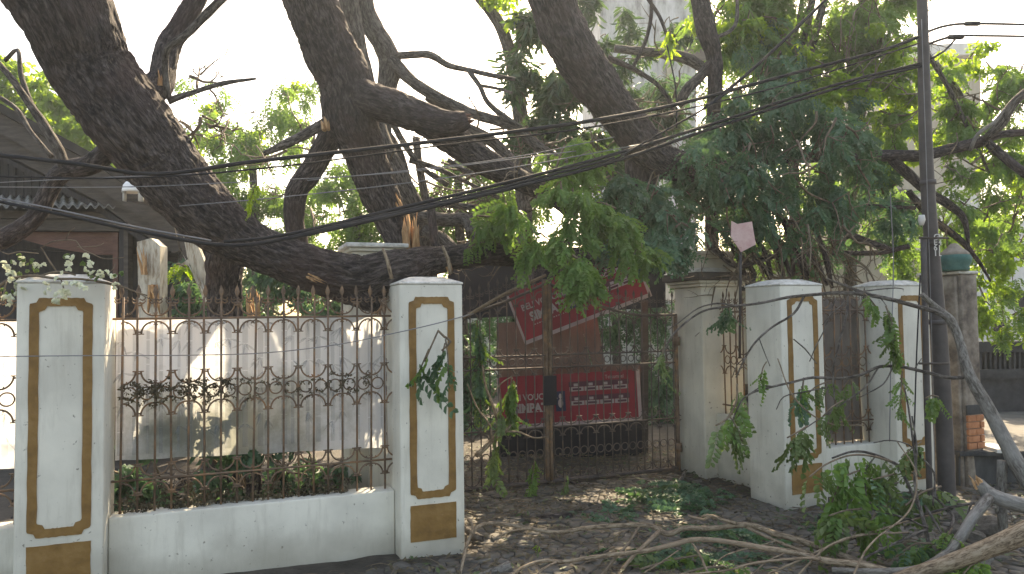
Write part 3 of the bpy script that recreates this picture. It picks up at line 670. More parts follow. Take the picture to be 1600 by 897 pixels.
def fence_run(root, O, ang, L, nb, zb, rails, scrolls, rings, top=None, tipz=None, spears=True, barbz=.125, lean=.012, first=0.5, r=.0065, seed=0, railr=.007):
    """bars, rails, scrolls and rings in a local frame that starts at O and runs along ang"""
    D = Vector((math.cos(ang), math.sin(ang), 0)); rng = random.Random(seed); p = L / nb
    at = lambda s, z: O + D * s + Vector((0, 0, z))
    tipz = tipz or (lambda s: 1.64)
    sc = {}
    for i in range(nb):
        s = (i + first) * p; t = tipz(s); b = obj('bar', bar_mesh(t - zb, r), root, loc=at(s, zb), rot=(rng.gauss(0, lean), rng.gauss(0, lean * .6), ang))
        if spears:
            obj('spearhead', SPEAR, b, loc=at(s, t - .004), rotz=ang)
            obj('barb', BARB, b, loc=at(s, t - .028), rotz=ang)
    for z in rails: obj('rail', meshtube([(0, 0, 0), (L, 0, 0)], [railr] * 2, 6, .5), root, loc=at(0, z) - Vector((-math.sin(ang), math.cos(ang), 0)) * .004, rotz=ang)
    for z, h, up, ph in scrolls:
        k = (round(p, 4), h, up)
        if k not in sc: sc[k] = scroll_mesh(p, h, up)
        for i in range(ph, nb, 2):
            zz = z(( i + first) * p) if callable(z) else z
            obj('scroll', sc[k], root, loc=at((i + first) * p, zz), rotz=ang)
    for z, rr in rings:
        me = ring_mesh(p * rr)
        for i in range(nb - 1): obj('ring', me, root, loc=at((i + first + .5) * p, z), rotz=ang)
TF = .235
SCR = [(1.527, .082, 1, 1), (1.513, .082, -1, 1), (1.135, .082, 1, 1), (1.045, .082, -1, 1), (.607, .08, 1, 1), (.593, .08, -1, 1)]
f1 = thing('iron_fence', 'long rusty wrought iron fence with spearheads on the low wall, under the fallen trunk', 'fence', FP(-0.8, TF), group='rusty iron fence runs')
fence_run(f1, FP(-1.605, TF), FA, 1.60, 18, .405, [1.52, .60], SCR, [(1.09, .40)], tipz=lambda s: 1.645, seed=1)
f0 = thing('iron_fence', 'rusty iron fence stub at the left edge beside the bougainvillea pillar', 'fence', FP(-2.8, TF), group='rusty iron fence runs')
fence_run(f0, FP(-2.022 - .9, TF), FA, .9, 10, .405, [1.52, .60], SCR, [(1.09, .40)], seed=2)
f2 = thing('iron_fence', 'short rusty iron fence with a brown sheet behind it, between two pillars', 'fence', FP(3.7, TF), group='rusty iron fence runs')
fence_run(f2, FP(3.352, TF), FA, .726, 8, .405, [1.52, .60], SCR, [(1.09, .40)], seed=3)
for s_, lab in ((3.225, 'rusty iron return fence seen nearly edge-on beside the tall gate pillar'), (.065, 'rusty iron return fence hidden behind the pillar left of the gate')):
    f3 = thing('return_fence', lab, 'fence', FP(s_, .75), group='rusty iron fence runs')
    fence_run(f3, FP(s_, PW + .01), FA + math.pi / 2, .70, 8, .59, [1.52, .68], SCR[:4], [(1.09, .40)], seed=4)

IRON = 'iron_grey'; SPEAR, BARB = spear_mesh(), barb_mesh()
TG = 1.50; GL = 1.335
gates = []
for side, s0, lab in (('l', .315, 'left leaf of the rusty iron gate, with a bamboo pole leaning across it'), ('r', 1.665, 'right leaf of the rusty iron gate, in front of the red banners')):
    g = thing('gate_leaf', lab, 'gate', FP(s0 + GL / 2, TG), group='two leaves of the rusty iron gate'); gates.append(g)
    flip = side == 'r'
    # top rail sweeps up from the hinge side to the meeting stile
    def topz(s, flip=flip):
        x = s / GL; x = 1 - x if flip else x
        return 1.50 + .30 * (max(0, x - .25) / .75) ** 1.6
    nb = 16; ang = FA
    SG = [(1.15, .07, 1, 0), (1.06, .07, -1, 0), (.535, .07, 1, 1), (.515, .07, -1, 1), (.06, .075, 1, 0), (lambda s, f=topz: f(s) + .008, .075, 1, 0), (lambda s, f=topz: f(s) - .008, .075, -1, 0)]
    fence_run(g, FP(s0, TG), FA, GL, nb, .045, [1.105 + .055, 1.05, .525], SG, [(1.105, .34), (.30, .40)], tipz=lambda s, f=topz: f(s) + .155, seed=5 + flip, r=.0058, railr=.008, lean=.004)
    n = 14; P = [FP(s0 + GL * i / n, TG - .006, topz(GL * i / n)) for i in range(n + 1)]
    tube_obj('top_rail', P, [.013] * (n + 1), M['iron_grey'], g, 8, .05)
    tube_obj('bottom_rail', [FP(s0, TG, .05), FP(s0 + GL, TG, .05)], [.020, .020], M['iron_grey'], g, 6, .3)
    hs, ms = (s0 + GL - .01, s0 + .012) if flip else (s0 + .01, s0 + GL - .012)
    tube_obj('hinge_stile', [FP(hs, TG, .03), FP(hs, TG, 1.50)], [.021, .021], M['iron'], g, 10, .2)
    for zz in (.25, 1.25): tube_obj('hinge', [FP(hs, TG - .01, zz - .04), FP(hs, TG - .01, zz + .04)], [.032, .032], M['iron'], g, 10, .05)
    st = tube_obj('meeting_stile', [FP(ms, TG, .03), FP(ms, TG, topz(ms - s0) + .04)], [.018, .018], M['iron'], g, 10, .2)
fbox('lock_box', 1.60, 1.72, TG - .045, TG - .02, .72, .98, M['black'], gates[0], .004)

# ---------------- translucent sheet with printed bamboo
def sheet(s0, s1, t, z0, z1, label, mat, print_=True, seed=0, z0b=None):
    r = thing('privacy_sheet', label, 'sheet', FP((s0 + s1) / 2, t), group='sheets hung behind the fence'); rng = np.random.default_rng(seed)
    n = 60; ss = np.linspace(s0, s1, n); z0b = z0 if z0b is None else z0b; V = []
    for k in range(9):
        for i, s in enumerate(ss):
            zb = z0 + (z0b - z0) * i / (n - 1); z = zb + (z1 - zb) * k / 8; q = FP(s, t + .010 * math.sin(s * 19 + .6 * math.sin(k)) + .006 * math.sin(s * 43 + k), z); V.append(tuple(q))
    ii = (np.arange(8)[:, None] * n + np.arange(n - 1)[None]).ravel(); mb = MB(); mb.add(V, [np.stack([ii, ii + 1, ii + n + 1, ii + n], -1)])
    obj('panel', mb.mesh('panel', mat, smooth=True), r)
    if print_:
        mb = MB(); tt = t - .022; L = s1 - s0
        for i in range(int(L / .075)):
            s = s0 + .03 + i * .075 + rng.uniform(-.02, .02); w = rng.uniform(.006, .018); z = z0 + .03
            while z < z1 - .06:
                h = rng.uniform(.12, .2); e = min(z + h, z1 - .02); mb.add([FP(s - w, tt, z), FP(s + w, tt, z), FP(s + w, tt, e), FP(s - w, tt, e)], [[[0, 1, 2, 3]]]); z = e + .006
                if rng.random() < .55:
                    for q in range(rng.integers(3, 6)):
                        a = rng.uniform(-2.9, -.2); l = rng.uniform(.05, .10); dx, dz = math.cos(a), math.sin(a); ox, oz = -dz * .007, dx * .007
                        mb.add([FP(s, tt - .0015 - q * .0004, z), FP(s + dx * l * .5 + ox, tt - .0015 - q * .0004, z + dz * l * .5 + oz), FP(s + dx * l, tt - .0015 - q * .0004, z + dz * l), FP(s + dx * l * .5 - ox, tt - .0015 - q * .0004, z + dz * l * .5 - oz)], [[[0, 1, 2, 3]]])
        obj('printed_bamboo', mb.mesh('printed_bamboo', M['print']), r, kind='stuff')
    return r
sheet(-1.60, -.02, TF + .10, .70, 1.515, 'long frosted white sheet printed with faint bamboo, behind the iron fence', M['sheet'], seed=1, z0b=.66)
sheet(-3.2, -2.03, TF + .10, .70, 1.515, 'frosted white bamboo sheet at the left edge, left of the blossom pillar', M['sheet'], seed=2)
sheet(3.36, 4.07, TF + .10, .42, 1.62, 'brown opaque sheet behind the short fence between two pillars', M['brown_sheet'], print_=False)

# ================================================================== HOUSE AT THE LEFT
hz0 = 8.0
house = thing('timber_house', 'old dark timber house with gable roof edge and corrugated awning, behind the fence', 'house', W(60, 720, 8.4))
def hp(name, pts, zc, dy, mat, **k): 
    me = pxprism(pts, zc, dy); return obj(name, me, k.pop('parent', house), M[mat], **k)
obj('roof', prism([W(a, b, 7.55) for a, b in [(-80, 118), (150, 242), (330, 368), (322, 380), (150, 256), (-80, 132)]], Vector((-2.9, 6, 0))), house, M['timber_eave'])
hp('barge_board', [(-80, 134), (150, 258), (312, 372), (296, 392), (150, 292), (-80, 165)], 7.62, .05, 'timber')
hp('barge_board', [(-80, 158), (150, 284), (300, 384), (262, 392), (148, 312), (-80, 196)], 7.72, .06, 'timber')
hp('soffit', [(-80, 200), (148, 316), (262, 394), (250, 398), (140, 322), (-80, 208)], 7.80, .5, 'timber_dark')
for i in range(22):
    x = -60 + i * 12.2; yt = 196 + (x + 80) * 0.53
    if yt > 300: break
    hp('wall_plank', [(x, yt), (x + 11.2, yt + 6), (x + 11.2, 318), (x, 318)], 8.25 + (i % 2) * .012, .03, 'timber_dark')
hp('gable_wall', [(-80, 190), (262, 392), (262, 400), (-80, 385)], 8.42, .08, 'timber_dark')
# corrugated awning
aw = MB(); nn = 150
for k, (yy, zc) in enumerate(((322, 7.7), (306, 8.3))):
    for i in range(nn):
        u = i / (nn - 1); p_ = W(-70 + 250 * u, yy, zc) + Vector((0, 0, .022 * math.sin(u * 2 * math.pi * 18)))
        aw.v.append(np.array([tuple(p_)])); aw.co.append(np.zeros((1, 3))); aw.n += 1
for k in range(2):
    for i in range(nn):
        q = aw.v[k * nn + i] + np.array([[0, 0, -.012]]); aw.v.append(q); aw.co.append(np.zeros((1, 3))); aw.n += 1
i = np.arange(nn - 1)
aw.f += [np.stack([i, i + 1, i + nn + 1, i + nn], -1), np.stack([i + 2 * nn, i + 3 * nn, i + 3 * nn + 1, i + 2 * nn + 1], -1), np.stack([i, i + 2 * nn, i + 2 * nn + 1, i + 1], -1)]
obj('corrugated_awning', aw.mesh('awning', M['corrugated']), house)
hp('fascia_board', [(-80, 328), (186, 331), (186, 342), (-80, 340)], 7.9, .06, 'timber')
hp('fascia_board', [(-80, 342), (188, 344), (188, 361), (-80, 359)], 7.95, .06, 'timber')
hp('arched_board', [(-80, 361), (182, 363), (182, 398), (150, 398), (110, 392), (70, 384), (35, 374), (10, 372), (-80, 372)], 8.05, .04, 'timber_red')
hp('door_post', [(176, 363), (184, 363), (184, 700), (176, 700)], 7.92, .10, 'timber_red')
hp('corner_post', [(193, 330), (200, 330), (200, 705), (193, 705)], 7.85, .10, 'timber')
hp('corner_post', [(186, 322), (193, 322), (193, 705), (186, 705)], 7.9, .10, 'timber_dark')
hp('front_wall', [(-80, 372), (320, 372), (320, 700), (-80, 700)], 9.2, .1, 'timber_dark')
hp('side_wall', [(262, 392), (330, 392), (330, 690), (262, 690)], 8.6, .1, 'timber_dark')
hp('porch_beam', [(196, 345), (300, 392), (300, 408), (196, 372)], 8.3, .1, 'timber_dark')
# broken posts and planks under the roof edge
pp = thing('broken_post', 'cream painted timber post torn open to bright split wood, under the roof edge', 'post', W(232, 690, 6.9))
hp('shaft', [(214, 378), (236, 372), (250, 384), (251, 690), (222, 690)], 6.9, .15, 'painted_post', parent=pp)
splinters('torn_wood', W(238, 450, 6.86), (.02, -.05, -1), .05, .30, pp, 9, seed=4)
splinters('torn_wood', W(228, 425, 6.86), (-.08, -.05, 1), .04, .26, pp, 8, seed=5)
bp = thing('broken_plank', 'snapped plank with grey back and white split face, leaning beside the dark trunk', 'plank', W(326, 495, 5.9))
hp('plank', [(286, 366), (304, 372), (322, 415), (330, 455), (338, 492), (334, 496), (322, 465), (304, 432), (292, 400)], 5.9, .05, 'painted_post', parent=bp)
splinters('split_face', W(322, 470, 5.86), (-.32, 0, .95), .03, .5, bp, 7, seed=8, mat=M['painted_post'])
hp('cross_piece', [(270, 422), (298, 402), (300, 408), (274, 428)], 5.95, .04, 'painted_post', parent=bp)
for a_, lab in (([(330, 352), (345, 356), (366, 420), (352, 424)], 'grey splintered board hanging from the roof edge, above the snapped plank'),
               ([(252, 330), (268, 342), (280, 400), (268, 404)], 'dark splintered board hanging beside the white lamp')):
    q = obj('hanging_board', pxprism([(x - (60 if a_[0][0] == 330 else 0), y - 8) for x, y in a_], 7.3, .03), None, M['timber']); setp(q, label=lab, category='board')
# lamp on the barge board
lampo = thing('floodlight', 'small white dome lamp on a bracket at the roof edge', 'lamp', W(208, 308, 7.2))
c = W(206, 300, 7.2); mb = MB(); prof = [(.012, .115), (.03, .11), (.055, .095), (.078, .065), (.088, .02), (.09, -.005), (.084, -.005), (.07, .05), (.02, .09)]
v = [(c.x + r * math.cos(a), c.y + r * math.sin(a), c.z + z) for r, z in prof for a in np.linspace(0, 2 * math.pi, 21)[:-1]]
f = [[k * 20 + i, k * 20 + (i + 1) % 20, k * 20 + 20 + (i + 1) % 20, k * 20 + 20 + i] for k in range(len(prof) - 1) for i in range(20)]
mb.add(v, [f]); obj('lamp_shade', mb.mesh('shade', M['white'], smooth=True), lampo)
mb = MB(); add_box(mb, c.x + .09, c.y, c.z - .03, .035, .05, .13); add_box(mb, c.x - .07, c.y, c.z - .03, .015, .05, .12); obj('bracket', mb.mesh('bracket', M['ceramic']), lampo)
hp('mounting_board', [(192, 305), (233, 312), (231, 320), (192, 312)], 7.25, .12, 'timber', parent=lampo)

# ================================================================== KIOSK AND BANNERS BEHIND THE GATE
kz = 7.75
kiosk = thing('kiosk', 'brown plywood stall with a black lower front, standing behind the gate', 'kiosk', W(890, 720, kz))
def kp(name, pts, zc, dy, mat, parent=kiosk, **k): return obj(name, pxprism(pts, zc, dy), parent, M[mat], **k)
kp('base', [(778, 648), (1003, 640), (1003, 722), (778, 735)], kz, .9, 'black')
kp('roof_board', [(776, 505), (860, 500), (862, 576), (776, 580)], kz - .02, .03, 'kiosk')
kp('roof_board', [(862, 500), (905, 496), (925, 574), (864, 576)], kz - .03, .03, 'kiosk')
kp('roof_board', [(905, 496), (932, 492), (946, 572), (927, 574)], kz + .02, .03, 'kiosk')
kp('back_panel', [(780, 575), (1003, 568), (1003, 652), (780, 655)], kz + .3, .05, 'kiosk')
kp('corner_post', [(1003, 470), (1013, 468), (1013, 720), (1003, 722)], kz + .1, .08, 'timber')
kp('canopy', [(700, 395), (1040, 380), (1040, 480), (700, 500)], kz + 1.6, .06, 'black')

def textmesh(txt, size, mat, bold=0.0):
    c_ = bpy.data.curves.new('text', 'FONT'); c_.body = txt; c_.size = size; c_.extrude = .001; c_.offset = bold; c_.resolution_u = 3
    o = bpy.data.objects.new('text', c_); COL.objects.link(o); dg = bpy.context.evaluated_depsgraph_get(); me = bpy.data.meshes.new_from_object(o.evaluated_get(dg))
    bpy.data.objects.remove(o); me.materials.clear(); me.materials.append(mat); return me
def banner(label, A, B, D, zc, tilt, seed, lower=False):
    """A lower-left, B lower-right, D upper-left pixel corners; local frame x right, z up"""
    r = thing('banner', label, 'banner', W(*A, zc), group='red voucher banners behind the gate')
    a, b, d = W(*A, zc), W(*B, zc), W(*D, zc); X = (b - a); w = X.length; X.normalize(); Zv = (d - a); h = Zv.length; Y = Zv.cross(X).normalized(); Zv = X.cross(Y) * -1
    if Zv.z < 0: Zv = -Zv
    Yb = Zv.cross(X)   # away from or towards the camera
    if Yb.y > 0: Yb = -Yb
    def L(x, z, y=0): return a + X * (x * w) + Zv * (z * h) + Yb * y
    n = 30; mb = MB(); V = []
    for k in range(9):
        for i in range(n): V.append(tuple(L(i / (n - 1), k / 8, .008 * math.sin(i * .5 + k * .3) + .004 * math.sin(i * 1.3 + seed))))
    ii = (np.arange(8)[:, None] * n + np.arange(n - 1)[None]).ravel(); mb.add(V, [np.stack([ii, ii + 1, ii + n + 1, ii + n], -1)]); obj('cloth', mb.mesh('cloth', M['banner'], smooth=True), r)
    rot = Matrix((X, -Yb, Zv)).transposed() @ Matrix.Rotation(math.pi / 2, 3, 'X')
    def put(txt, x, z, size, mat, off=0.0, sx=1.0):
        me = textmesh(txt, size * h, M[mat], off); o = obj('lettering', me, r, None, loc=L(x, z, .022), rot=rot.to_euler(), scale=(sx, 1, 1)); return o
    def rect(name, x0, x1, z0, z1, mat, y=.018):
        mb = MB(); mb.add([tuple(L(x0, z0, y)), tuple(L(x1, z0, y)), tuple(L(x1, z1, y)), tuple(L(x0, z1, y))], [[[0, 1, 2, 3]]]); return obj(name, mb.mesh(name, M[mat]), r)
    rect('white_hem', -.01, 1.01, -.03, .045, 'banner_text')
    rect('side_hem', -.012, .006, .0, 1, 'banner_text', .019); rect('side_hem', .985, 1.01, 0, 1, 'banner_text', .019)
    put('BELI VOUCHER', .06, .60 if not lower else .52, .17, 'banner_text', .002, .86)
    put('SIMPATI', .10, .36 if not lower else .28, .24, 'banner_text', .006, .86)
    mb = MB()
    for i in range(14): x = .11 + i * .019; q = rng_b.uniform(.006, .012); mb.add([tuple(L(x, .27, .02)), tuple(L(x + q, .27, .02)), tuple(L(x + q, .29, .02)), tuple(L(x, .29, .02))], [[[0, 1, 2, 3]]])
    obj('small_print', mb.mesh('small', M['banner_text']), r, kind='stuff')
    rect('picture_panel', .40, .47, .30 if not lower else .26, .66, 'banner_navy')
    fig = MB(); 
    for (x, z, rx_, rz_) in ((.435, .56, .011, .055), (.435, .42, .018, .09)):
        fig.add([tuple(L(x + rx_ * math.cos(t), z + rz_ * math.sin(t), .0205)) for t in np.linspace(0, 6.283, 13)[:-1]], [[list(range(12))]])
    obj('portrait_print', fig.mesh('portrait', M['banner_text']), r)
    for z in (.64, .36):
        rect('dark_row', .50, .93, z + .09, z + .19, 'banner_dark')
        for i in range(4):
            x = .505 + i * .106; rect('price_box', x, x + .100, z, z + .085, 'banner_text'); rect('price_print', x + .02, x + .082, z + .022, z + .062, 'banner_dark', .021)
            rect('price_print', x + .03, x + .06, z + .10, z + .155, 'banner_text', .021)
    put('Telkomsel', .76, .86 if lower else .90, .105, 'banner_text', 0, .86)
    return r
rng_b = random.Random(5)
banner('torn red banner hanging tilted above the other, reading BELI VOUCHER SIMPATI', (822, 536), (1016, 461), (790, 462), kz - .15, 0, 1)
banner('straight red banner low on the stall front, reading BELI VOUCHER SIMPATI', (783, 668), (1001, 655), (781, 590), kz - .06, 0, 2, lower=True)
# bamboo pole across the gate
bam = tube_obj('bamboo_pole', [W(724, 497, 6.1), W(790, 459, 6.2), W(853, 430, 6.35)], [.013, .015, .013], M['bark_light'], None, 8, .05)
setp(bam, label='thin bamboo pole leaning across the left gate leaf', category='pole')

# ================================================================== SIGN, POLE, OLD PILLAR
sg = thing('sign', 'faded pink diamond-shaped sign on a grey post behind the white pillar', 'sign', W(1158, 520, 6.3))
kp('board', [(1143, 345), (1152, 350), (1175, 346), (1181, 382), (1158, 394), (1142, 370)], 6.12, .012, 'pink', parent=sg)
tube_obj('post', [W(1156, 560, 6.2), W(1157, 385, 6.15)], [.012, .012], M['pole'], sg, 8, .3)

pole = thing('utility_pole', 'leaning grey utility pole with white painted characters beside the white pillar', 'pole', W(1481, 792, 5.6))
PB = [W(1481, 800, 5.62), W(1470, 560, 5.6), W(1457, 400, 5.58), W(1447, 240, 5.55), W(1441, 0, 5.5), W(1437, -160, 5.5)]
tube_obj('shaft', PB, [.062, .058, .053, .048, .036, .03], M['pole'], pole, 20, .1)
for q, rr in ((0.02, .066), (.34, .064), (.53, .062), (.68, .057)):
    k = q * 4; i = int(k); p_ = PB[i].lerp(PB[i + 1], k - i); d_ = (PB[i + 1] - PB[i]).normalized()
    tube_obj('band', [p_ - d_ * .018, p_ + d_ * .018], [rr, rr], M['pole'], pole, 20, .05)
tube_obj('conduit', [W(1453, 790, 5.52), W(1447, 560, 5.5), W(1443, 370, 5.5)], [.022] * 3, M['pole'], pole, 10, .2)
for zz in (372, 568): 
    tube_obj('clamp', [W(1436, zz, 5.46), W(1482, zz, 5.46)], [.008, .008], M['timber'], pole, 6, .1)
tube_obj('ground_wire', [W(1462, 790, 5.5), W(1455, 500, 5.5), W(1447, 240, 5.46), W(1440, 30, 5.42)], [.003] * 4, M['wire'], pole, 5, .1)
ins = tube_obj('insulator', [W(1440, 336, 5.46), W(1440, 344, 5.46), W(1440, 352, 5.46)], [.02, .026, .014], M['ceramic'], pole, 10, .02)
for i, ch in enumerate('GE61'):
    for j, cc in enumerate((ch, 'H4IL'[i])):
        me = textmesh(cc, .058, M['ceramic'], .001)
        obj('painted_letter', me, pole, None, loc=W(1459 + j * 8.0 - (4 if j else 0) * 0, 374 + i * 8.6, 5.50 + j * .012), rot=(math.pi / 2, 0, .35 * j + .05))

op = thing('old_gatepost', 'decayed brown masonry gatepost with a green glazed cap and bare orange brick at its foot', 'pillar', W(1510, 760, 6.3))
O5 = W(1508, 600, 6.25); O5.z = 0
def ob(name, s0, s1, t0, t1, z0, z1, mat, **k):
    mb = MB(); add_box(mb, (s0 + s1) / 2, (t0 + t1) / 2, (z0 + z1) / 2, s1 - s0, t1 - t0, z1 - z0); me = mb.mesh(name, M[mat]); bevel(me, k.pop('bw', .012)); return obj(name, me, op, loc=O5, rotz=FA, **k)
ob('shaft', 0, .19, 0, .40, .0, 1.815, 'old_render')
ob('side_slab', -.035, 0.002, .03, .37, -.1, 1.80, 'old_render')
ob('top_slab', -.03, .20, -.015, .42, 1.817, 1.845, 'cap')
rb = random.Random(3)
for r_ in range(5):
    for c_ in range(2):
        z = .33 + r_ * .058; o_ = (r_ % 2) * .045
        s0, s1 = ((.0, .095 + o_) if c_ == 0 else (.10 + o_, .192))
        ob('brick', s0 + .002, s1 - .002, -.014 - rb.uniform(0, .006), .01, z, z + .052, 'brick', bw=.004)
ob('mortar_scar', .0, .19, -.008, .005, .62, .70, 'culvert', bw=.003)
cO = W(1492, 420, 6.35)
def lathe(name, c, prof, mat, parent, seg=24, sx=1, **k):
    v = [(c.x + sx * r * math.cos(a), c.y + r * math.sin(a), c.z + z) for r, z in prof for a in np.linspace(0, 2 * math.pi, seg + 1)[:-1]]
    f = [[i0 * seg + i, i0 * seg + (i + 1) % seg, i0 * seg + seg + (i + 1) % seg, i0 * seg + seg + i] for i0 in range(len(prof) - 1) for i in range(seg)]
    mb = MB(); mb.add(v, [f]); return obj(name, mb.mesh(name, M[mat], smooth=True), parent, **k)
lathe('glazed_cap', cO, [(.0, -.02), (.10, -.02), (.115, .0), (.105, .02), (.128, .05), (.132, .09), (.12, .115), (.10, .12), (0, .12)], 'verdigris', op)
lathe('stone_finial', cO, [(.112, .118), (.115, .13), (.09, .155), (.055, .185), (.03, .215), (.0, .222)], 'old_render', op)

# culvert and rubble
cw = thing('culvert_wall', 'dark damp concrete wall of the drain below the old gatepost', 'wall', W(1570, 780, 6.1))
obj('wall', pxprism([(1498, 712), (1700, 709), (1700, 815), (1498, 815)], 6.25, .25), cw, M['culvert'])
obj('coping', pxprism([(1500, 707), (1700, 703), (1700, 710), (1500, 713)], 6.2, .4), cw, M['culvert'])
obj('coping_patch', pxprism([(1558, 702), (1592, 701), (1592, 709), (1558, 708)], 6.18, .3), cw, M['cap'])
def rock(c, r, seed, lab):
    rng = np.random.default_rng(seed); import bmesh
    b = bmesh.new(); bmesh.ops.create_icosphere(b, subdivisions=3, radius=1)
    P = rng.normal(0, 1, (11, 3)); P /= np.linalg.norm(P, axis=1)[:, None]; hgt = rng.uniform(.62, .9, 11)
    for v in b.verts:
        d = np.array(v.co); k = 1.0
        for pp_, hh in zip(P, hgt):
            q = d.dot(pp_)
            if q > 0: k = min(k, hh / q)
        v.co = v.co * (k * (1 + .03 * rng.normal()))
    me = bpy.data.meshes.new('rock'); b.to_mesh(me); b.free(); me.materials.append(M['rock'])
    o = obj('rock', me, None, loc=c, scale=r, rot=tuple(rng.uniform(0, 3, 3) * np.array([.2, .2, 1]))); setp(o, label=lab, category='rock', group='rocks by the drain')
rock(G(1538, 830, .05), (.17, .12, .10), 1, 'large angular grey rock below the broken branch, by the drain')
rock(G(1508, 838, .04), (.13, .10, .065), 2, 'flat grey rock in front of the large angular rock')
rock(G(1493, 812, .03), (.09, .08, .06), 3, 'small rounded rock at the foot of the utility pole')
rock(G(1520, 822, .03), (.06, .05, .05), 4, 'fist-sized pale stone between the bigger rocks')
rock(G(790, 893, .02), (.035, .03, .025), 5, 'small pale broken stone at the bottom edge near the white pillar')

# ================================================================== FAR WALLS AND BUILDINGS
bw_ = thing('street_wall', 'black-painted street wall with a row of orange slots, across the street', 'wall', W(1620, 645, 10.6))
def wp(name, pts, zc, dy, mat, parent, **k): return obj(name, pxprism(pts, zc, dy), parent, M[mat], **k)
wp('wall_base', [(1520, 590), (1760, 586), (1760, 655), (1520, 655)], 10.6, .2, 'dark_wall', bw_)
wp('ledge', [(1520, 578), (1760, 574), (1760, 589), (1520, 592)], 10.5, .3, 'dark_wall', bw_)
wp('orange_back', [(1520, 545), (1760, 542), (1760, 580), (1520, 582)], 10.72, .05, 'orange_slot', bw_)
for i in range(26):
    x = 1531 + i * 7.6; wp('slat', [(x, 548), (x + 3.6, 548), (x + 3.6, 580), (x, 580)], 10.58, .1, 'dark_wall', bw_)
wp('frieze', [(1520, 534), (1760, 531), (1760, 549), (1520, 551)], 10.55, .12, 'dark_wall', bw_)
for ch, x in (('D', 1564), ('E', 1572), ('N', 1582), ('I', 1594)):
    me = textmesh(ch, .13, M['culvert'], .002); obj('relief_letter', me, bw_, None, loc=W(x, 547, 10.53), rot=(math.pi / 2, 0, 0))
def building(name, label, pts, zc, dy, mat, wins=(), trims=()):
    b = thing(name, label, 'building', W(sum(p[0] for p in pts) / len(pts), max(p[1] for p in pts), zc))
    wp('wall', pts, zc, dy, mat, b)
    for x0, y0, x1, y1 in wins:
        f_ = wp('window', [(x0, y0), (x1, y0), (x1, y1), (x0, y1)], zc - .08, .07, 'timber', b)
        wp('pane', [(x0 + 2, y0 + 2), (x1 - 2, y0 + 2), (x1 - 2, y1 - 2), (x0 + 2, y1 - 2)], zc - .10, .015, 'glass_dark', f_)
    for nm, pp_, mm in trims: wp(nm, pp_, zc - .15, .14, mm, b)
    return b
building('tower_building', 'tall stained pale concrete building behind the trees, at top centre', [(938, -60), (1088, -60), (1088, 575), (938, 575)], 19, 5, 'concrete',
         trims=[('ledge', [(1068, 72), (1110, 72), (1110, 94), (1062, 94)], 'timber'), ('shutter', [(1052, 36), (1074, 36), (1074, 70), (1052, 70)], 'beige'), ('downpipe', [(1042, 96), (1050, 96), (1050, 200), (1042, 200)], 'beige')])
building('flat_roof_building', 'grey flat-roofed building beyond the trees, behind the utility pole', [(1396, 88), (1532, 80), (1532, 565), (1396, 565)], 22, 6, 'beige', wins=[(1404, 120, 1422, 150)], trims=[('parapet', [(1392, 72), (1536, 66), (1536, 84), (1392, 92)], 'pale_wall')])
building('low_beige_building', 'low beige building glimpsed behind the right pillars through the branches', [(1090, 395), (1300, 392), (1440, 392), (1440, 600), (1090, 600)], 13, 4, 'beige', wins=[(1248, 414, 1282, 450), (1150, 420, 1190, 455)])
building('yard_building', 'beige wall glimpsed high between leaves right of centre', [(1370, 180), (1500, 180), (1500, 585), (1370, 585)], 17, 4, 'beige', wins=[(1395, 296, 1425, 330)])
building('white_house', 'white house with a small gable beyond the street, at the right edge', [(1478, 345), (1512, 285), (1550, 345), (1700, 345), (1700, 580), (1478, 580)], 15, 4, 'pale_wall', wins=[(1590, 455, 1606, 480), (1612, 455, 1628, 480), (1556, 500, 1572, 530)])
building('white_yard_wall', 'pale sunlit wall at the back of the yard, seen through the gate', [(560, 470), (1060, 470), (1060, 600), (560, 600)], 15, 1, 'pale_wall')

# ================================================================== TREES
def tree(name, label, loc, group=None): return thing(name, label, 'tree', loc, group=group)
def T(parent, name, L, mat='bark', seg=24, **k): return limb(name, L, M[mat], parent, seg=seg, **k)

# the great fallen trunk that lies across the fence
t1 = tree('fallen_tree', 'huge dark-barked fallen trunk slanting from the top left corner onto the iron fence', W(620, 420, 4.85))
T(t1, 'trunk', [(8, -130, 84, 4.15), (95, 0, 71, 4.25), (137, 95, 62, 4.4), (172, 150, 61, 4.45), (210, 200, 60, 4.5), (253, 252, 56, 4.6), (290, 300, 52, 4.65), (332, 343, 46, 4.7), (366, 366, 40, 4.75), (402, 386, 35, 4.8), (440, 403, 34, 4.83), (480, 418, 35, 4.85), (560, 436, 37, 4.88), (615, 422, 31, 4.95), (680, 407, 22, 5.2), (745, 399, 17, 5.4), (800, 400, 16, 5.6), (860, 402, 15, 5.8), (950, 400, 14, 6.0), (1040, 392, 12, 6.2)], seg=160, step=.009, rough=.14)
T(t1, 'trunk_fork', [(520, 432, 30, 4.9), (552, 452, 26, 4.86), (575, 470, 17, 4.84), (590, 484, 8, 4.83)], seg=48, step=.015, rough=.3)
T(t1, 'limb', [(700, 408, 14, 5.25), (745, 392, 17, 5.3), (785, 388, 16, 5.4), (835, 400, 12, 5.6)], seg=48, step=.015, rough=.25)
T(t1, 'limb', [(232, 150, 24, 4.6), (252, 120, 20, 4.7), (265, 70, 18, 4.8), (292, 25, 16, 4.85), (318, -25, 15, 4.9)], seg=48, step=.015)
T(t1, 'limb', [(262, 152, 6, 4.5), (258, 100, 5, 4.45), (262, 75, 6, 4.4), (290, 55, 6, 4.4), (325, 20, 7, 4.4), (350, -5, 7, 4.4)], 'bark_grey', seg=12)
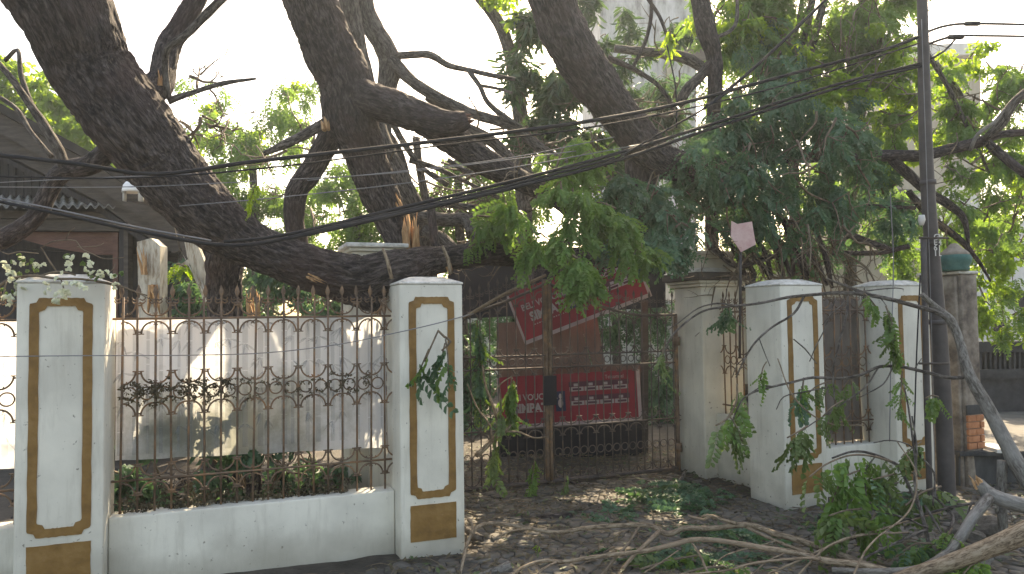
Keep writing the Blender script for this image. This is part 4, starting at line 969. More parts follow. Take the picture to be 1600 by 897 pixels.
T(t1, 'limb', [(262, 158, 6, 4.55), (300, 145, 4, 4.6), (350, 130, 4, 4.7), (400, 123, 2, 4.8)], 'bark_grey', seg=10)
T(t1, 'limb', [(175, 232, 17, 4.62), (140, 258, 15, 4.7), (100, 268, 15, 4.75), (78, 296, 14, 4.8), (55, 340, 13, 4.8), (15, 368, 15, 4.8), (-40, 395, 14, 4.8)], seg=40, step=.02)
T(t1, 'limb', [(100, 262, 9, 4.72), (92, 235, 8, 4.7), (65, 190, 7, 4.7), (48, 165, 6, 4.7), (20, 125, 5, 4.7), (-10, 90, 4, 4.7)], 'bark_grey', seg=14)
T(t1, 'limb', [(52, 172, 4, 4.7), (33, 118, 4, 4.75), (28, 78, 3, 4.8), (8, 95, 3, 4.85)], 'bark_grey', seg=10)
T(t1, 'limb', [(80, 245, 4, 4.7), (48, 205, 3, 4.75), (25, 170, 4, 4.8), (-20, 140, 3, 4.8)], 'bark_grey', seg=10)
splinters('torn_wood', W(254, 130, 4.5), (.05, -.3, 1), .025, .12, t1, 7, seed=2)
splinters('torn_wood', W(483, 432, 4.68), (1, -.1, -.4), .02, .16, t1, 6, seed=12)
splinters('torn_wood', W(700, 415, 5.15), (.3, -.2, -1), .03, .08, t1, 5, seed=13)
T(t1, 'twig', [(612, 436, 3, 4.72), (606, 410, 3, 4.72), (598, 388, 2, 4.75)], 'bark_light', seg=6)
T(t1, 'twig', [(704, 428, 3, 5.05), (700, 405, 3, 5.05), (691, 384, 2, 5.05)], 'bark_light', seg=6)

ts = tree('standing_trunk', 'dark upright trunk standing behind the fence under the fallen trunk', W(350, 760, 5.5))
T(ts, 'trunk', [(345, 800, 36, 5.5), (350, 700, 31, 5.5), (352, 560, 28, 5.5), (350, 470, 27, 5.5), (352, 400, 28, 5.4), (365, 350, 30, 5.3)], seg=72, step=.02, rough=.2)
stp = tree('snapped_stump', 'short snapped stump with a bright splinter rising above the fence', W(397, 760, 5.2))
T(stp, 'trunk', [(397, 800, 12, 5.2), (396, 600, 12, 5.2), (396, 500, 12, 5.2)], seg=20, step=.03)
splinters('torn_wood', W(396, 496, 5.18), (-.05, 0, 1), .05, .24, stp, 11, seed=21)

# forked tree at left of centre
t2 = tree('forked_tree', 'big dark forked tree entering at the top left of centre, with broken limbs', W(560, 760, 6.2))
T(t2, 'trunk', [(452, -110, 42, 5.5), (480, -10, 40, 5.6), (508, 62, 40, 5.7), (540, 130, 42, 5.8), (548, 185, 42, 5.85), (570, 240, 32, 5.9), (592, 300, 29, 5.95), (618, 358, 25, 6.0), (632, 398, 20, 6.0), (640, 450, 18, 6.05), (650, 620, 18, 6.1), (655, 790, 20, 6.1)], seg=128, step=.010, rough=.15)
T(t2, 'limb', [(545, 140, 26, 5.8), (590, 158, 27, 5.7), (640, 176, 26, 5.65), (690, 192, 20, 5.6), (718, 190, 17, 5.6), (730, 186, 13, 5.6)], seg=64, step=.014, rough=.2)
T(t2, 'limb', [(660, 186, 22, 5.68), (700, 212, 26, 5.75), (745, 245, 22, 5.85), (790, 270, 19, 5.95), (850, 300, 15, 6.1), (900, 330, 12, 6.2)], seg=56, step=.015, rough=.2)
splinters('torn_wood', W(722, 187, 5.6), (1, -.1, .15), .06, .10, t2, 16, seed=31, mat=M['timber_red'])
T(t2, 'limb', [(535, 175, 20, 5.9), (515, 215, 19, 5.95), (490, 262, 17, 6.0), (464, 300, 17, 6.0), (460, 345, 15, 6.05), (470, 400, 15, 6.1)], seg=40, step=.02)
T(t2, 'broken_limb', [(512, 190, 9, 5.75), (480, 208, 8, 5.7), (445, 226, 7, 5.65), (412, 240, 4, 5.6)], 'bark_grey', seg=16)
splinters('torn_wood', W(508, 198, 5.68), (-.2, 0, 1), .045, .09, t2, 8, seed=33)
splinters('split_scar', W(642, 388, 5.9), (-.05, -.05, 1), .075, .34, t2, 15, seed=34)
splinters('split_scar', W(628, 330, 5.88), (-.35, -.05, 1), .03, .28, t2, 6, seed=35)

t3 = tree('twin_stem_tree', 'lighter twin-stemmed tree behind the forked one, its bare limbs reaching right', W(640, 760, 7.0))
T(t3, 'stem', [(536, -60, 15, 6.4), (548, 20, 15, 6.5), (562, 90, 15, 6.6), (580, 180, 18, 6.7), (605, 250, 20, 6.8), (640, 320, 20, 6.9), (662, 360, 16, 7.0), (672, 520, 15, 7.0), (676, 760, 15, 7.0)], 'bark_grey', seg=40, step=.02)
T(t3, 'stem', [(556, -60, 15, 6.7), (574, 25, 16, 6.8), (600, 72, 17, 6.85), (610, 100, 18, 6.9), (603, 150, 15, 6.9), (598, 210, 14, 6.95), (612, 280, 13, 7.0), (650, 345, 12, 7.05), (690, 420, 11, 7.1)], 'bark_grey', seg=36, step=.02)
T(t3, 'limb', [(612, 95, 12, 6.85), (645, 128, 9, 6.8), (690, 155, 9, 6.75), (740, 178, 8, 6.7), (800, 198, 8, 6.65), (850, 235, 8, 6.6), (900, 265, 7, 6.6)], 'bark_grey', seg=20)
T(t3, 'limb', [(612, 88, 6, 6.85), (640, 86, 6, 6.8), (672, 86, 6, 6.75), (700, 102, 5, 6.7), (735, 110, 4, 6.7), (770, 118, 4, 6.6), (805, 124, 3, 6.6)], 'bark_grey', seg=12)
T(t3, 'limb', [(732, 110, 4, 6.7), (750, 135, 4, 6.65), (762, 160, 4, 6.6), (790, 184, 5, 6.6), (815, 200, 4, 6.6)], 'bark_grey', seg=10)
T(t3, 'limb', [(752, 134, 3, 6.65), (775, 138, 2.5, 6.65), (800, 145, 2, 6.6)], 'bark_grey', seg=8)
T(t3, 'limb', [(668, 150, 8, 6.78), (690, 165, 9, 6.85), (720, 200, 8, 6.9), (760, 225, 7, 6.9)], 'bark_grey', seg=16)
T(t3, 'limb', [(715, 195, 10, 6.9), (770, 222, 9, 6.9), (820, 270, 9, 6.9), (880, 300, 8, 6.9)], 'bark_grey', seg=14)
for i, L in enumerate([[(600, 200, 6, 6.9), (625, 240, 6, 7), (640, 290, 6, 7), (665, 330, 5, 7)], [(650, 215, 6, 7.1), (655, 260, 6, 7.1), (668, 330, 7, 7.1), (678, 400, 8, 7.1)], [(612, 190, 5, 7), (632, 225, 5, 7), (660, 262, 4, 7), (700, 290, 4, 7)],
                       [(640, 250, 5, 7), (680, 262, 4, 7), (740, 290, 3, 7), (780, 310, 3, 7)], [(655, 336, 10, 6.6), (690, 343, 11, 6.4), (730, 345, 11, 6.3), (738, 368, 10, 6.2)], [(738, 340, 6, 6.3), (742, 360, 7, 6.2), (748, 385, 7, 6.1)],
                       [(665, 360, 9, 6.5), (690, 375, 12, 6.4), (712, 395, 10, 6.3)], [(700, 250, 4, 6.8), (735, 270, 4, 6.8), (765, 262, 3, 6.8)], [(672, 318, 5, 6.6), (720, 322, 5, 6.5), (770, 330, 5, 6.4), (830, 345, 4, 6.3)]]):
    T(t3, 'limb', L, 'bark_grey', seg=12)
T(t3, 'hanging_stem', [(672, 310, 6, 6.2), (676, 350, 7, 6.1), (682, 395, 7, 6.0)], 'bark', seg=12)

# tree right of centre whose crown came down over the gate
t5 = tree('toppled_crown_tree', 'thick dark trunk with a sunlit edge bending down into the green crown over the gate', W(1060, 740, 7.4))
T(t5, 'trunk', [(836, -120, 38, 5.9), (862, -5, 36, 5.95), (888, 62, 37, 6.0), (928, 128, 36, 6.1), (972, 184, 30, 6.2), (1004, 226, 30, 6.3), (1035, 252, 28, 6.4), (1080, 262, 22, 6.5), (1140, 262, 16, 6.6)], seg=128, step=.010, rough=.15)
T(t5, 'stem', [(1000, 215, 26, 6.4), (1002, 280, 24, 6.5), (1003, 330, 20, 6.6), (1006, 372, 14, 6.7), (1012, 400, 8, 6.8)], seg=40, step=.03)
T(t5, 'limb', [(1130, 250, 10, 6.9), (1220, 246, 10, 7.0), (1320, 243, 9.5, 7.1), (1380, 243, 9, 7.2), (1440, 243, 9, 7.2), (1480, 234, 8, 7.2), (1530, 222, 9, 7.2), (1565, 210, 6, 7.2), (1640, 205, 5, 7.2)], seg=28, step=.03)
T(t5, 'limb', [(1540, 220, 6, 7.15), (1560, 238, 7, 7.1), (1600, 270, 7, 7.0), (1640, 290, 6, 7.0)], seg=16)
T(t5, 'limb', [(1540, 216, 5, 7.1), (1562, 196, 8, 7.0), (1585, 160, 7, 6.9), (1620, 130, 6, 6.8)], 'bark_grey', seg=14)
T(t5, 'limb', [(1516, 235, 3, 7.0), (1528, 210, 3, 6.9), (1555, 190, 3, 6.9), (1570, 170, 2, 6.9)], 'bark_spot', seg=8)
T(t5, 'limb', [(1395, 250, 8, 7.2), (1422, 275, 8, 7.3), (1450, 300, 7, 7.3), (1480, 318, 7, 7.3), (1505, 340, 5, 7.3), (1512, 372, 3, 7.3), (1514, 395, 1.5, 7.3)], seg=16)
T(t5, 'limb', [(1420, 300, 5, 7.3), (1455, 340, 6, 7.4), (1500, 375, 5, 7.4), (1530, 410, 3, 7.4), (1548, 440, 1.5, 7.4)], seg=14)
T(t5, 'limb', [(1270, 340, 5, 7.2), (1300, 352, 6, 7.2), (1340, 372, 6, 7.2), (1390, 390, 5, 7.2)], seg=12)
T(t5, 'limb', [(1320, 318, 3, 7.3), (1370, 322, 3, 7.3), (1430, 325, 3, 7.3)], seg=8)
T(t5, 'limb', [(1300, 395, 4, 7.2), (1370, 395, 4, 7.2), (1420, 385, 4, 7.2)], seg=8)
T(t5, 'limb', [(1110, 384, 4, 6.6), (1150, 415, 5, 6.6), (1190, 405, 5, 6.6), (1230, 396, 3, 6.7)], 'bark', seg=8)
for i, (a, b, c_, d_) in enumerate([(1178, 365, 1206, 432), (1190, 350, 1225, 432), (1200, 360, 1236, 432), (1215, 372, 1262, 436), (1168, 390, 1204, 436), (1240, 380, 1262, 430), (1255, 385, 1292, 445), (1150, 395, 1180, 430), (1225, 340, 1240, 430), (1270, 350, 1300, 450), (1120, 350, 1165, 430)]):
    T(t5, 'branch', [(a, b, 4 + i % 3, 6.7), ((a + c_) / 2 + 4, (b + d_) / 2, 4.5, 6.7), (c_, d_, 3, 6.75)], 'bark', seg=8)
T(t5, 'limb', [(960, 76, 6, 7.3), (1000, 80, 7, 7.3), (1040, 84, 8, 7.3), (1075, 92, 9, 7.3), (1100, 108, 8, 7.3)], 'bark_grey', seg=16)
T(t5, 'limb', [(950, 90, 5, 7.2), (990, 108, 4, 7.2), (1030, 135, 3.5, 7.2), (1055, 175, 3, 7.2)], 'bark', seg=10)
T(t5, 'limb', [(1012, -20, 2, 7.2), (1018, 15, 3, 7.2), (1010, 60, 3, 7.2), (988, 108, 3, 7.2)], 'bark', seg=8)
T(t5, 'limb', [(1010, -5, 3, 7.1), (1030, 25, 3, 7.1), (1042, 55, 2.5, 7.1)], 'bark', seg=8)

t6 = tree('slim_dark_tree', 'slim dark trunk with side limbs rising at the top right of centre', W(1115, 700, 7.6))
T(t6, 'trunk', [(1080, -70, 15, 7.0), (1094, 0, 15, 7.0), (1104, 50, 16, 7.05), (1116, 90, 12, 7.1), (1117, 140, 11, 7.1), (1114, 200, 10, 7.15), (1112, 320, 10, 7.2), (1114, 700, 12, 7.6)], seg=36, step=.03)
T(t6, 'limb', [(1112, 98, 8, 7.1), (1092, 122, 8, 7.05), (1072, 142, 8, 7.0), (1062, 165, 7, 7.0)], seg=16)
T(t6, 'limb', [(1116, 60, 3, 7.1), (1145, 45, 3, 7.1), (1152, 20, 3, 7.1), (1150, -20, 2, 7.1)], 'bark_grey', seg=8)
t7 = tree('thin_leaning_tree', 'cluster of thin leaning stems against the bright sky at the top right', W(1290, 640, 9.0))
for L in ([(1275, -30, 5, 8), (1262, 40, 5, 8), (1245, 90, 5, 8), (1232, 120, 6, 8)], [(1258, -30, 4, 8.2), (1245, 50, 3, 8.2), (1240, 110, 3, 8.2)], [(1300, -40, 6, 8), (1272, 60, 6, 8), (1250, 150, 7, 8), (1240, 250, 8, 8), (1250, 640, 9, 9)],
          [(1345, -40, 8, 8.3), (1352, 60, 7, 8.3), (1350, 140, 8, 8.3), (1330, 300, 8, 8.3), (1325, 640, 9, 9)], [(1215, 90, 3, 7.8), (1235, 60, 3, 7.8), (1270, 0, 3, 7.8)], [(1450, 90, 5, 8.5), (1480, 120, 5, 8.5), (1500, 150, 5, 8.5), (1520, 200, 5, 8.5)], [(1450, 85, 3.6, 7.3), (1478, 130, 3.6, 7.4), (1500, 175, 3.6, 7.5), (1530, 235, 3, 7.6), (1545, 270, 2, 7.7)]):
    T(t7, 'stem', L, 'bark_grey', seg=10)

# ---------------- crowns
crown('crown', [(790, 335, 5.1, 40, 42, 1), (835, 368, 5.1, 42, 36, 1), (762, 340, 5.2, 25, 28, .8), (885, 300, 5.2, 42, 42, .9), (905, 345, 5.2, 42, 42, 1), (960, 335, 5.3, 50, 50, .8), (1000, 390, 5.3, 40, 40, .9), (940, 270, 5.5, 50, 40, .8), (895, 405, 5.1, 46, 36, 1.2), (893, 440, 5.05, 38, 26, 1.3), (930, 225, 6, 40, 34, .7), (860, 250, 6.1, 45, 25, .6)],
      M['leaf'], t5, .17, 'frond', 1.15, 1, label='fresh green hanging leaf sprays over the gate')
crown('crown', [(960, 310, 5.9, 50, 55, .9), (985, 375, 5.7, 50, 48, 1), (1020, 300, 6.1, 50, 60, .9), (1060, 345, 6, 60, 55, 1), (1075, 372, 5.95, 36, 22, 1), (1230, 60, 7.6, 60, 60, .6), (1130, 180, 6.7, 55, 55, .7), (1090, 260, 6.3, 70, 60, .9), (1160, 260, 6.5, 80, 90, 1), (1200, 330, 6.5, 80, 56, 1), (1165, 200, 6.8, 60, 60, .8), (1275, 250, 6.8, 80, 80, .9), (1290, 330, 6.8, 60, 50, .7), (1230, 180, 7, 80, 70, .8), (1190, 120, 7.2, 60, 60, .8), (1350, 290, 7.4, 60, 60, .5), (1340, 200, 7.3, 60, 60, .6), (1300, 390, 7.2, 60, 30, .5), (1380, 350, 7.4, 50, 50, .5), (1250, 395, 7, 50, 20, .4), (1080, 300, 6.8, 40, 60, .8), (1100, 230, 7, 40, 50, .8), (1380, 300, 7.6, 50, 60, .5)],
      M['leaf_dark'], t5, .19, 'frond', 1.1, 2, label='deep green shaded mass of the fallen crown')
crown('crown', [(1530, 160, 7.6, 55, 40, 1), (1580, 150, 7.8, 50, 50, 1.1), (1600, 210, 7.8, 40, 50, .9), (1560, 110, 8, 50, 30, .6), (1500, 190, 7.6, 36, 40, .9), (1470, 120, 8, 30, 30, .4), (1500, 215, 7.4, 34, 40, .8), (1490, 270, 7.4, 24, 50, .6), (1545, 260, 7.8, 30, 30, .4), (1540, 340, 7.6, 50, 50, .7), (1590, 330, 7.9, 40, 60, .7), (1500, 330, 7.6, 30, 40, .5), (1410, 380, 7.6, 40, 30, .6), (1400, 250, 7.5, 40, 50, .6), (1400, 180, 7.8, 50, 40, .7), (1590, 260, 7.9, 30, 40, .6), (1470, 380, 7.8, 30, 30, .5), (1380, 90, 8, 50, 50, .6)],
      M['leaf'], t5, .19, 'frond', 1.0, 3)
crown('crown', [(1150, 50, 7.6, 60, 60, .8), (1210, 60, 8, 60, 70, .8), (1180, -30, 7.8, 90, 50, .8), (1290, 60, 8.2, 60, 70, .7), (1350, 20, 8.3, 60, 60, .9), (1370, 90, 8, 50, 50, .8), (1310, 130, 8, 60, 50, .7), (1400, -20, 8.2, 70, 50, .8), (1290, -50, 8.2, 90, 40, .8), (1120, 20, 8, 60, 60, .8), (1240, 110, 8, 70, 60, .9), (1330, 60, 8.1, 70, 60, .8), (1210, 0, 8, 80, 50, .8), (1400, 110, 8.2, 40, 50, .6)],
      M['leaf'], t7, .19, 'frond', 1.0, 4, label='backlit leaves against the bright sky')
crown('crown', [(1390, 150, 8.6, 50, 50, .7), (1420, 210, 8.6, 50, 40, .6), (1480, 150, 9, 40, 40, .6), (1280, 140, 8.6, 60, 50, .5), (1240, 190, 8.8, 60, 40, .5), (1460, 215, 8.8, 30, 30, .6), (1560, 250, 9, 40, 50, .6), (1180, 40, 7.4, 60, 40, .35), (1280, 110, 7.4, 60, 50, .5), (1330, 150, 7.3, 50, 40, .6), (1400, 130, 7.6, 50, 40, .7), (1380, 60, 7.6, 40, 40, .4), (1510, 90, 8.2, 50, 36, .5), (1580, 120, 8.2, 40, 30, .5), (1120, 30, 7.5, 40, 40, .3)], M['leaf_yellow'], t7, .16, 'tuft', .9, 5, label='sunlit yellow-green leaves')
crown('crown', [(1120, -120, 9, 90, 70, .9), (1240, -150, 9, 70, 60, .6), (1180, -230, 9.5, 90, 70, .7), (1060, -200, 9.5, 80, 60, .7), (1200, 60, 9.6, 90, 80, .9), (1150, 140, 9.6, 80, 70, .8)],  # clumps added, most of them above the view, to keep sun off the driveway
      M['leaf'], t7, .24, 'frond_lo', .9, 44, label='upper part of the crown, added mostly out of view to shade the driveway')
t8 = tree('yellow_leaved_tree', 'sunlit yellow-green leafy tree over the street wall at the right edge', W(1640, 640, 9.5))
T(t8, 'trunk', [(1660, 640, 14, 9.5), (1650, 450, 12, 9.5), (1620, 330, 10, 9.3), (1590, 240, 7, 9.1)], 'bark_grey', seg=20)
T(t8, 'limb', [(1640, 420, 6, 9.4), (1600, 400, 5, 9.2), (1560, 395, 4, 9.1), (1530, 380, 3, 9)], 'bark_grey', seg=10)
crown('crown', [(1570, 430, 9, 44, 46, .7), (1545, 500, 9, 22, 38, .7), (1590, 490, 9.1, 26, 50, .6), (1560, 370, 9.2, 55, 40, .7), (1590, 300, 9.3, 50, 50, .6), (1525, 400, 9, 20, 40, .4), (1530, 460, 9, 16, 30, .5), (1600, 240, 9.4, 40, 40, .5)], M['leaf_yellow'], t8, .17, 'tuft', .8, 6)
crown('crown', [(1555, 470, 9.2, 50, 60, .5), (1590, 380, 9.5, 50, 60, .6), (1530, 350, 9.5, 40, 50, .6)], M['leaf'], t8, .18, 'frond_lo', .8, 66)

t9 = tree('willowy_tree', 'grey-green tree with long slender drooping leaves, behind the sunlit-edged trunk', W(850, 700, 9))
T(t9, 'trunk', [(830, 700, 16, 9), (820, 400, 14, 9), (815, 200, 12, 8.8), (790, 60, 10, 8.5), (745, -10, 9, 8.4), (700, -60, 8, 8.3)], 'bark_grey', seg=20)
crown('crown', [(845, 110, 8.2, 44, 60, 1.0), (820, 160, 8.2, 30, 50, 1.0), (850, 200, 8.2, 50, 36, 1.0), (830, 30, 8.4, 36, 36, .7), (880, 160, 8.5, 40, 50, .8), (930, 60, 8.6, 50, 60, .5), (950, 140, 8.6, 50, 60, .45), (1040, 130, 8.8, 50, 60, .35), (990, 60, 8.8, 50, 50, .2), (920, 200, 8.6, 50, 40, .9), (1000, 240, 8.6, 60, 40, .9), (940, 250, 8.8, 50, 40, .8), (900, -10, 8.6, 50, 40, .5), (1050, 30, 9, 40, 40, .5), (800, 90, 8, 16, 30, .3), (1000, 180, 8.6, 60, 40, .6)], M['leaf_lance'], t9, .24, 'lance', .95, 7, pitch=(.6, 1.5))
crown('crown', [(800, 15, 8.2, 30, 25, .5), (780, -30, 8.3, 40, 30, .6)], M['leaf_yellow'], t9, .2, 'tuft', .6, 8)

def twig_net(parent, x0, y0, x1, y1, z0, z1, n, lpx, seed, mat='twig', bias=0.0):
    rng = random.Random(seed); mb = MB()
    def grow(x, y, z, a, l, r, d):
        P = [(x, y)]
        for k in range(4): a += rng.gauss(0, .28); x += math.cos(a) * l / 4; y += math.sin(a) * l / 4; P.append((x, y))
        zz = z + rng.uniform(-.4, .4); Q = [W(p[0], p[1], z + (zz - z) * i / 4) for i, p in enumerate(P)]
        add_tube(mb, Q, [r, r * .85, r * .7, r * .55, r * .3], 5, .06, seed=rng.randrange(999))
        if d:
            for k in range(rng.randrange(1, 4)):
                p = P[rng.randrange(1, 5)]; grow(p[0], p[1], z, a + rng.choice([-1, 1]) * rng.uniform(.4, 1.1), l * rng.uniform(.45, .7), r * .55, d - 1)
    for i in range(n): grow(rng.uniform(x0, x1), rng.uniform(y0, y1), rng.uniform(z0, z1), rng.uniform(0, 6.28) if not bias else bias + rng.gauss(0, .7), lpx * rng.uniform(.6, 1.3), rng.uniform(.006, .014), 2)
    return obj('twigs', mb.mesh('twigs', M[mat], smooth=True), parent, kind='stuff')
twig_net(t3, 590, 200, 800, 360, 6.6, 7.6, 26, 75, 1, bias=.5)
twig_net(t3, 740, 200, 930, 330, 6.4, 7.2, 22, 70, 2, bias=.4)
twig_net(t2, 400, 200, 500, 330, 6.3, 7.0, 12, 60, 3)
twig_net(t1, 265, 110, 400, 200, 4.8, 5.6, 10, 50, 4, bias=.1)
twig_net(t5, 960, 60, 1100, 220, 6.8, 7.8, 22, 60, 5)
twig_net(t5, 1110, 170, 1340, 400, 6.25, 6.6, 40, 70, 6, bias=1.2)
twig_net(t7, 1150, -10, 1420, 220, 7.2, 8.4, 40, 80, 7, bias=-1.2)
twig_net(t5, 1440, 120, 1620, 400, 7.0, 8.0, 26, 60, 8)
twig_net(t5, 1100, 330, 1340, 440, 6.5, 6.9, 34, 80, 9, bias=1.1)
twig_net(t5, 800, 220, 1000, 400, 5.5, 6.2, 20, 60, 10, bias=1.8)
twig_net(t3, 600, 330, 760, 400, 6.2, 7.0, 16, 60, 11)
# background trees, each with its own crown
def bgtree(label, x, zc, clumps, mat, size=.22, kind='frond_lo', dens=.8, seed=0, ytop=250, group='background trees behind the yard'):
    t = tree('background_tree', label, W(x, 500 + 1725 / zc, zc), group)
    T(t, 'trunk', [(x + 6, 496 + 1725 / zc, 90 / zc, zc), (x, 400, 80 / zc, zc), (x - 5, ytop, 60 / zc, zc)], 'bark_grey', seg=12, step=.1)
    crown('crown', clumps, M[mat], t, size, kind, dens, seed)
    return t
bgtree('bright yellow-green tree behind the roof at the far left', 60, 13, [(20, 120, 13, 50, 50, .9), (80, 150, 13, 60, 50, 1), (130, 190, 13, 60, 50, 1), (60, 200, 13, 90, 50, 1), (170, 220, 13, 50, 50, 1), (190, 260, 13, 60, 50), (10, 190, 13, 50, 60), (120, 120, 13, 24, 18, .4)], 'leaf_yellow', .30, 'tuft', 1.0, 11)
bgtree('green feathery tree seen between the fallen trunk and the forked tree', 400, 11, [(340, 215, 11, 50, 50, .8), (400, 260, 11, 60, 60, .9), (440, 210, 11, 50, 50, .7), (420, 150, 11, 40, 30, .35), (350, 170, 11, 40, 30, .35), (470, 160, 11, 26, 26, .3), (310, 250, 11, 40, 30, .7), (480, 320, 11, 60, 60, .8), (300, 120, 11, 30, 24, .15), (345, 130, 11, 40, 20, .15), (390, 180, 11, 50, 30, .3), (460, 130, 11, 24, 30, .2), (500, 150, 11, 20, 30, .25), (430, 300, 11, 60, 40, .8), (370, 300, 11, 50, 40, .8)], 'leaf', .22, 'frond_lo', .8, 12)
bgtree('tree with yellow-lit leaves just right of the slanting trunk', 350, 12, [(330, 190, 12, 40, 40, .5), (380, 240, 12, 50, 50, .5), (300, 220, 12, 30, 30, .5), (455, 190, 12, 30, 50, .3), (450, 130, 12, 20, 20, .3)], 'leaf_yellow', .24, 'tuft', .7, 13)
bgtree('dense mid-green tree behind the forked tree stems', 560, 10, [(540, 330, 10, 60, 60, 1), (600, 300, 10, 50, 50, .8), (500, 270, 10, 50, 50, .8), (560, 370, 10, 70, 40, 1), (440, 370, 10, 60, 60, 1), (640, 380, 10, 60, 50, .9)], 'leaf', .22, 'frond_lo', .9, 14)
bgtree('green tree between the forked tree and the hanging crown', 720, 10, [(690, 300, 10, 60, 50, .9), (750, 270, 10, 50, 50, .8), (760, 330, 10, 60, 50, 1), (700, 370, 10, 60, 50, 1), (820, 300, 10, 50, 60, 1), (720, 250, 10, 40, 30, .5), (870, 260, 10, 50, 50, .9)], 'leaf', .22, 'frond_lo', .95, 15)
bgtree('dark tree behind the gate canopy, its leaves edging the bright gap', 960, 12, [(930, 520, 11, 40, 50, .8), (1000, 480, 11, 50, 50, .9), (1040, 560, 11, 40, 50, .8), (900, 450, 11, 80, 50, 1), (1090, 450, 11, 60, 60, 1), (960, 380, 11, 60, 50, 1), (1020, 620, 11, 50, 40, .8), (1060, 150, 12, 60, 60, .7), (1020, 210, 12, 60, 50, .8), (960, 220, 12, 40, 40, .7), (900, 620, 11, 50, 40, .7)], 'leaf_dark', .22, 'frond_lo', .9, 16)
bgtree('green tree behind the right pillars and the pole', 1330, 11, [(1300, 330, 11, 80, 60, .7), (1400, 330, 11, 60, 60, .6), (1200, 380, 11, 70, 50, .6), (1350, 250, 11, 70, 60, .7), (1440, 400, 11, 50, 40, .6), (1500, 380, 11, 40, 40, .7), (1250, 290, 11, 60, 60, .8), (1150, 330, 11, 60, 60, .8), (1440, 330, 11, 40, 40, .5)], 'leaf', .22, 'frond_lo', .85, 17)
bgtree('dense shaded tree far behind the kiosk', 800, 12.5, [(620, 440, 12.5, 90, 60, 1), (740, 430, 12.5, 90, 60, 1), (860, 420, 12.5, 90, 60, 1), (500, 440, 12.5, 80, 50, 1), (680, 520, 12.5, 90, 60, 1), (800, 520, 12.5, 60, 60, .8), (420, 450, 12.5, 60, 60, 1), (720, 600, 10, 60, 50, 1), (655, 610, 10, 50, 60, 1), (770, 570, 10, 40, 40, 1), (700, 540, 10, 70, 40, 1), (1010, 640, 10.5, 40, 30, .9), (1040, 600, 10.5, 30, 40, .6), (740, 660, 9.5, 60, 24, .9)], 'leaf_dark', .30, 'frond_lo', .9, 18)
bgtree('low dark shrub mass behind the fence between blossom pillar and trunk', 290, 8, [(290, 425, 7.6, 24, 36, .9), (300, 470, 7.2, 45, 40, .8), (430, 440, 7, 40, 36, 1.1), (480, 470, 7, 50, 34, 1.0), (540, 480, 7, 40, 30, .9), (400, 470, 7.2, 30, 30, .8)], 'leaf_dark', .16, 'tuft', 1.0, 19, ytop=430)
# shrubs close behind the sheet
def shrub(label, clumps, mat, size, kind, dens, seed, base):
    t = thing('shrub', label, 'shrub', base, group='shrubs behind the white sheet'); crown('foliage', clumps, M[mat], t, size, kind, dens, seed)
    for i in range(5):
        c_ = clumps[i % len(clumps)]; q = W(c_[0], c_[1], c_[2]); tube_obj('stem', [base + Vector((random.uniform(-.08, .08), random.uniform(-.05, .05), 0)), (base + q) / 2 + Vector((random.uniform(-.1, .1), 0, .05)), q], [.012, .008, .005], M['twig'], t, 6, .08)
    return t
shrub('bushy shrub showing through the middle of the frosted sheet', [(330, 600, 4.74, 50, 35, .5), (430, 640, 4.88, 50, 45, .8), (260, 640, 4.64, 50, 40, .6), (470, 680, 4.92, 40, 40, .8), (380, 680, 4.82, 80, 45, .9), (220, 660, 4.6, 40, 40, .5), (320, 660, 4.75, 60, 40, .8)], 'leaf_dark', .16, 'tuft', .8, 41, W(400, 800, 5.3) * 1)
shrub('dark low shrub below the sheet beside the blossom pillar', [(200, 740, 5.1, 40, 40, .9), (250, 760, 5.2, 40, 30, .7), (400, 750, 5.4, 60, 26, .9), (500, 730, 5.6, 50, 26, 1), (310, 755, 5.2, 60, 26, .9), (450, 740, 5.4, 60, 26, .9), (180, 780, 5.0, 30, 30, .9)], 'leaf_dark', .15, 'tuft', 1.0, 42, W(220, 810, 5.1))

# ================================================================== CABLES
def cable(L, label, mat='cable', group='overhead cables'):
    P, R = pxpath(L); R = [r * (1.25 if mat == 'cable' else 1.0) for r in R]; o = tube_obj('overhead_cable', P, R, M[mat], None, 8, .08); setp(o, label=label, category='cable', group=group); return o
cable([(-60, 236, 2.6, 3.8), (120, 256, 2.6, 3.8), (245, 272, 2.6, 3.85), (400, 252, 2.6, 4.2), (600, 230, 2.6, 4.6), (800, 206, 2.4, 4.9), (940, 186, 2.4, 5.1), (1070, 160, 2.2, 5.3), (1250, 112, 2.0, 5.4), (1380, 78, 2, 5.45), (1442, 55, 2, 5.5)], 'topmost thick black cable, sagging across the slanting trunk and up to the pole')
cable([(-60, 303, 2.0, 3.7), (100, 336, 2.2, 3.8), (220, 362, 2.4, 3.9), (350, 383, 2.6, 4.0), (440, 374, 2.6, 4.2), (600, 340, 2.6, 4.6), (800, 294, 2.4, 5.0), (960, 252, 2.2, 5.3), (1100, 205, 2, 5.4), (1300, 140, 1.8, 5.45), (1443, 102, 1.8, 5.5)], 'heavy black cable sagging lowest, over the fallen trunk and the gate')
cable([(350, 378, 2.0, 4.02), (450, 366, 2.2, 4.25), (600, 331, 2.2, 4.65), (800, 283, 2.2, 5.05), (960, 241, 2.2, 5.3), (1100, 198, 2, 5.42), (1300, 134, 1.8, 5.47), (1443, 98, 1.6, 5.5)], 'black cable running just above the lowest sagging one')
cable([(450, 371, 1.6, 4.22), (600, 336, 1.8, 4.62), (780, 294, 1.8, 5.0), (960, 247, 1.8, 5.3)], 'slimmer cable caught between the two lowest black cables')
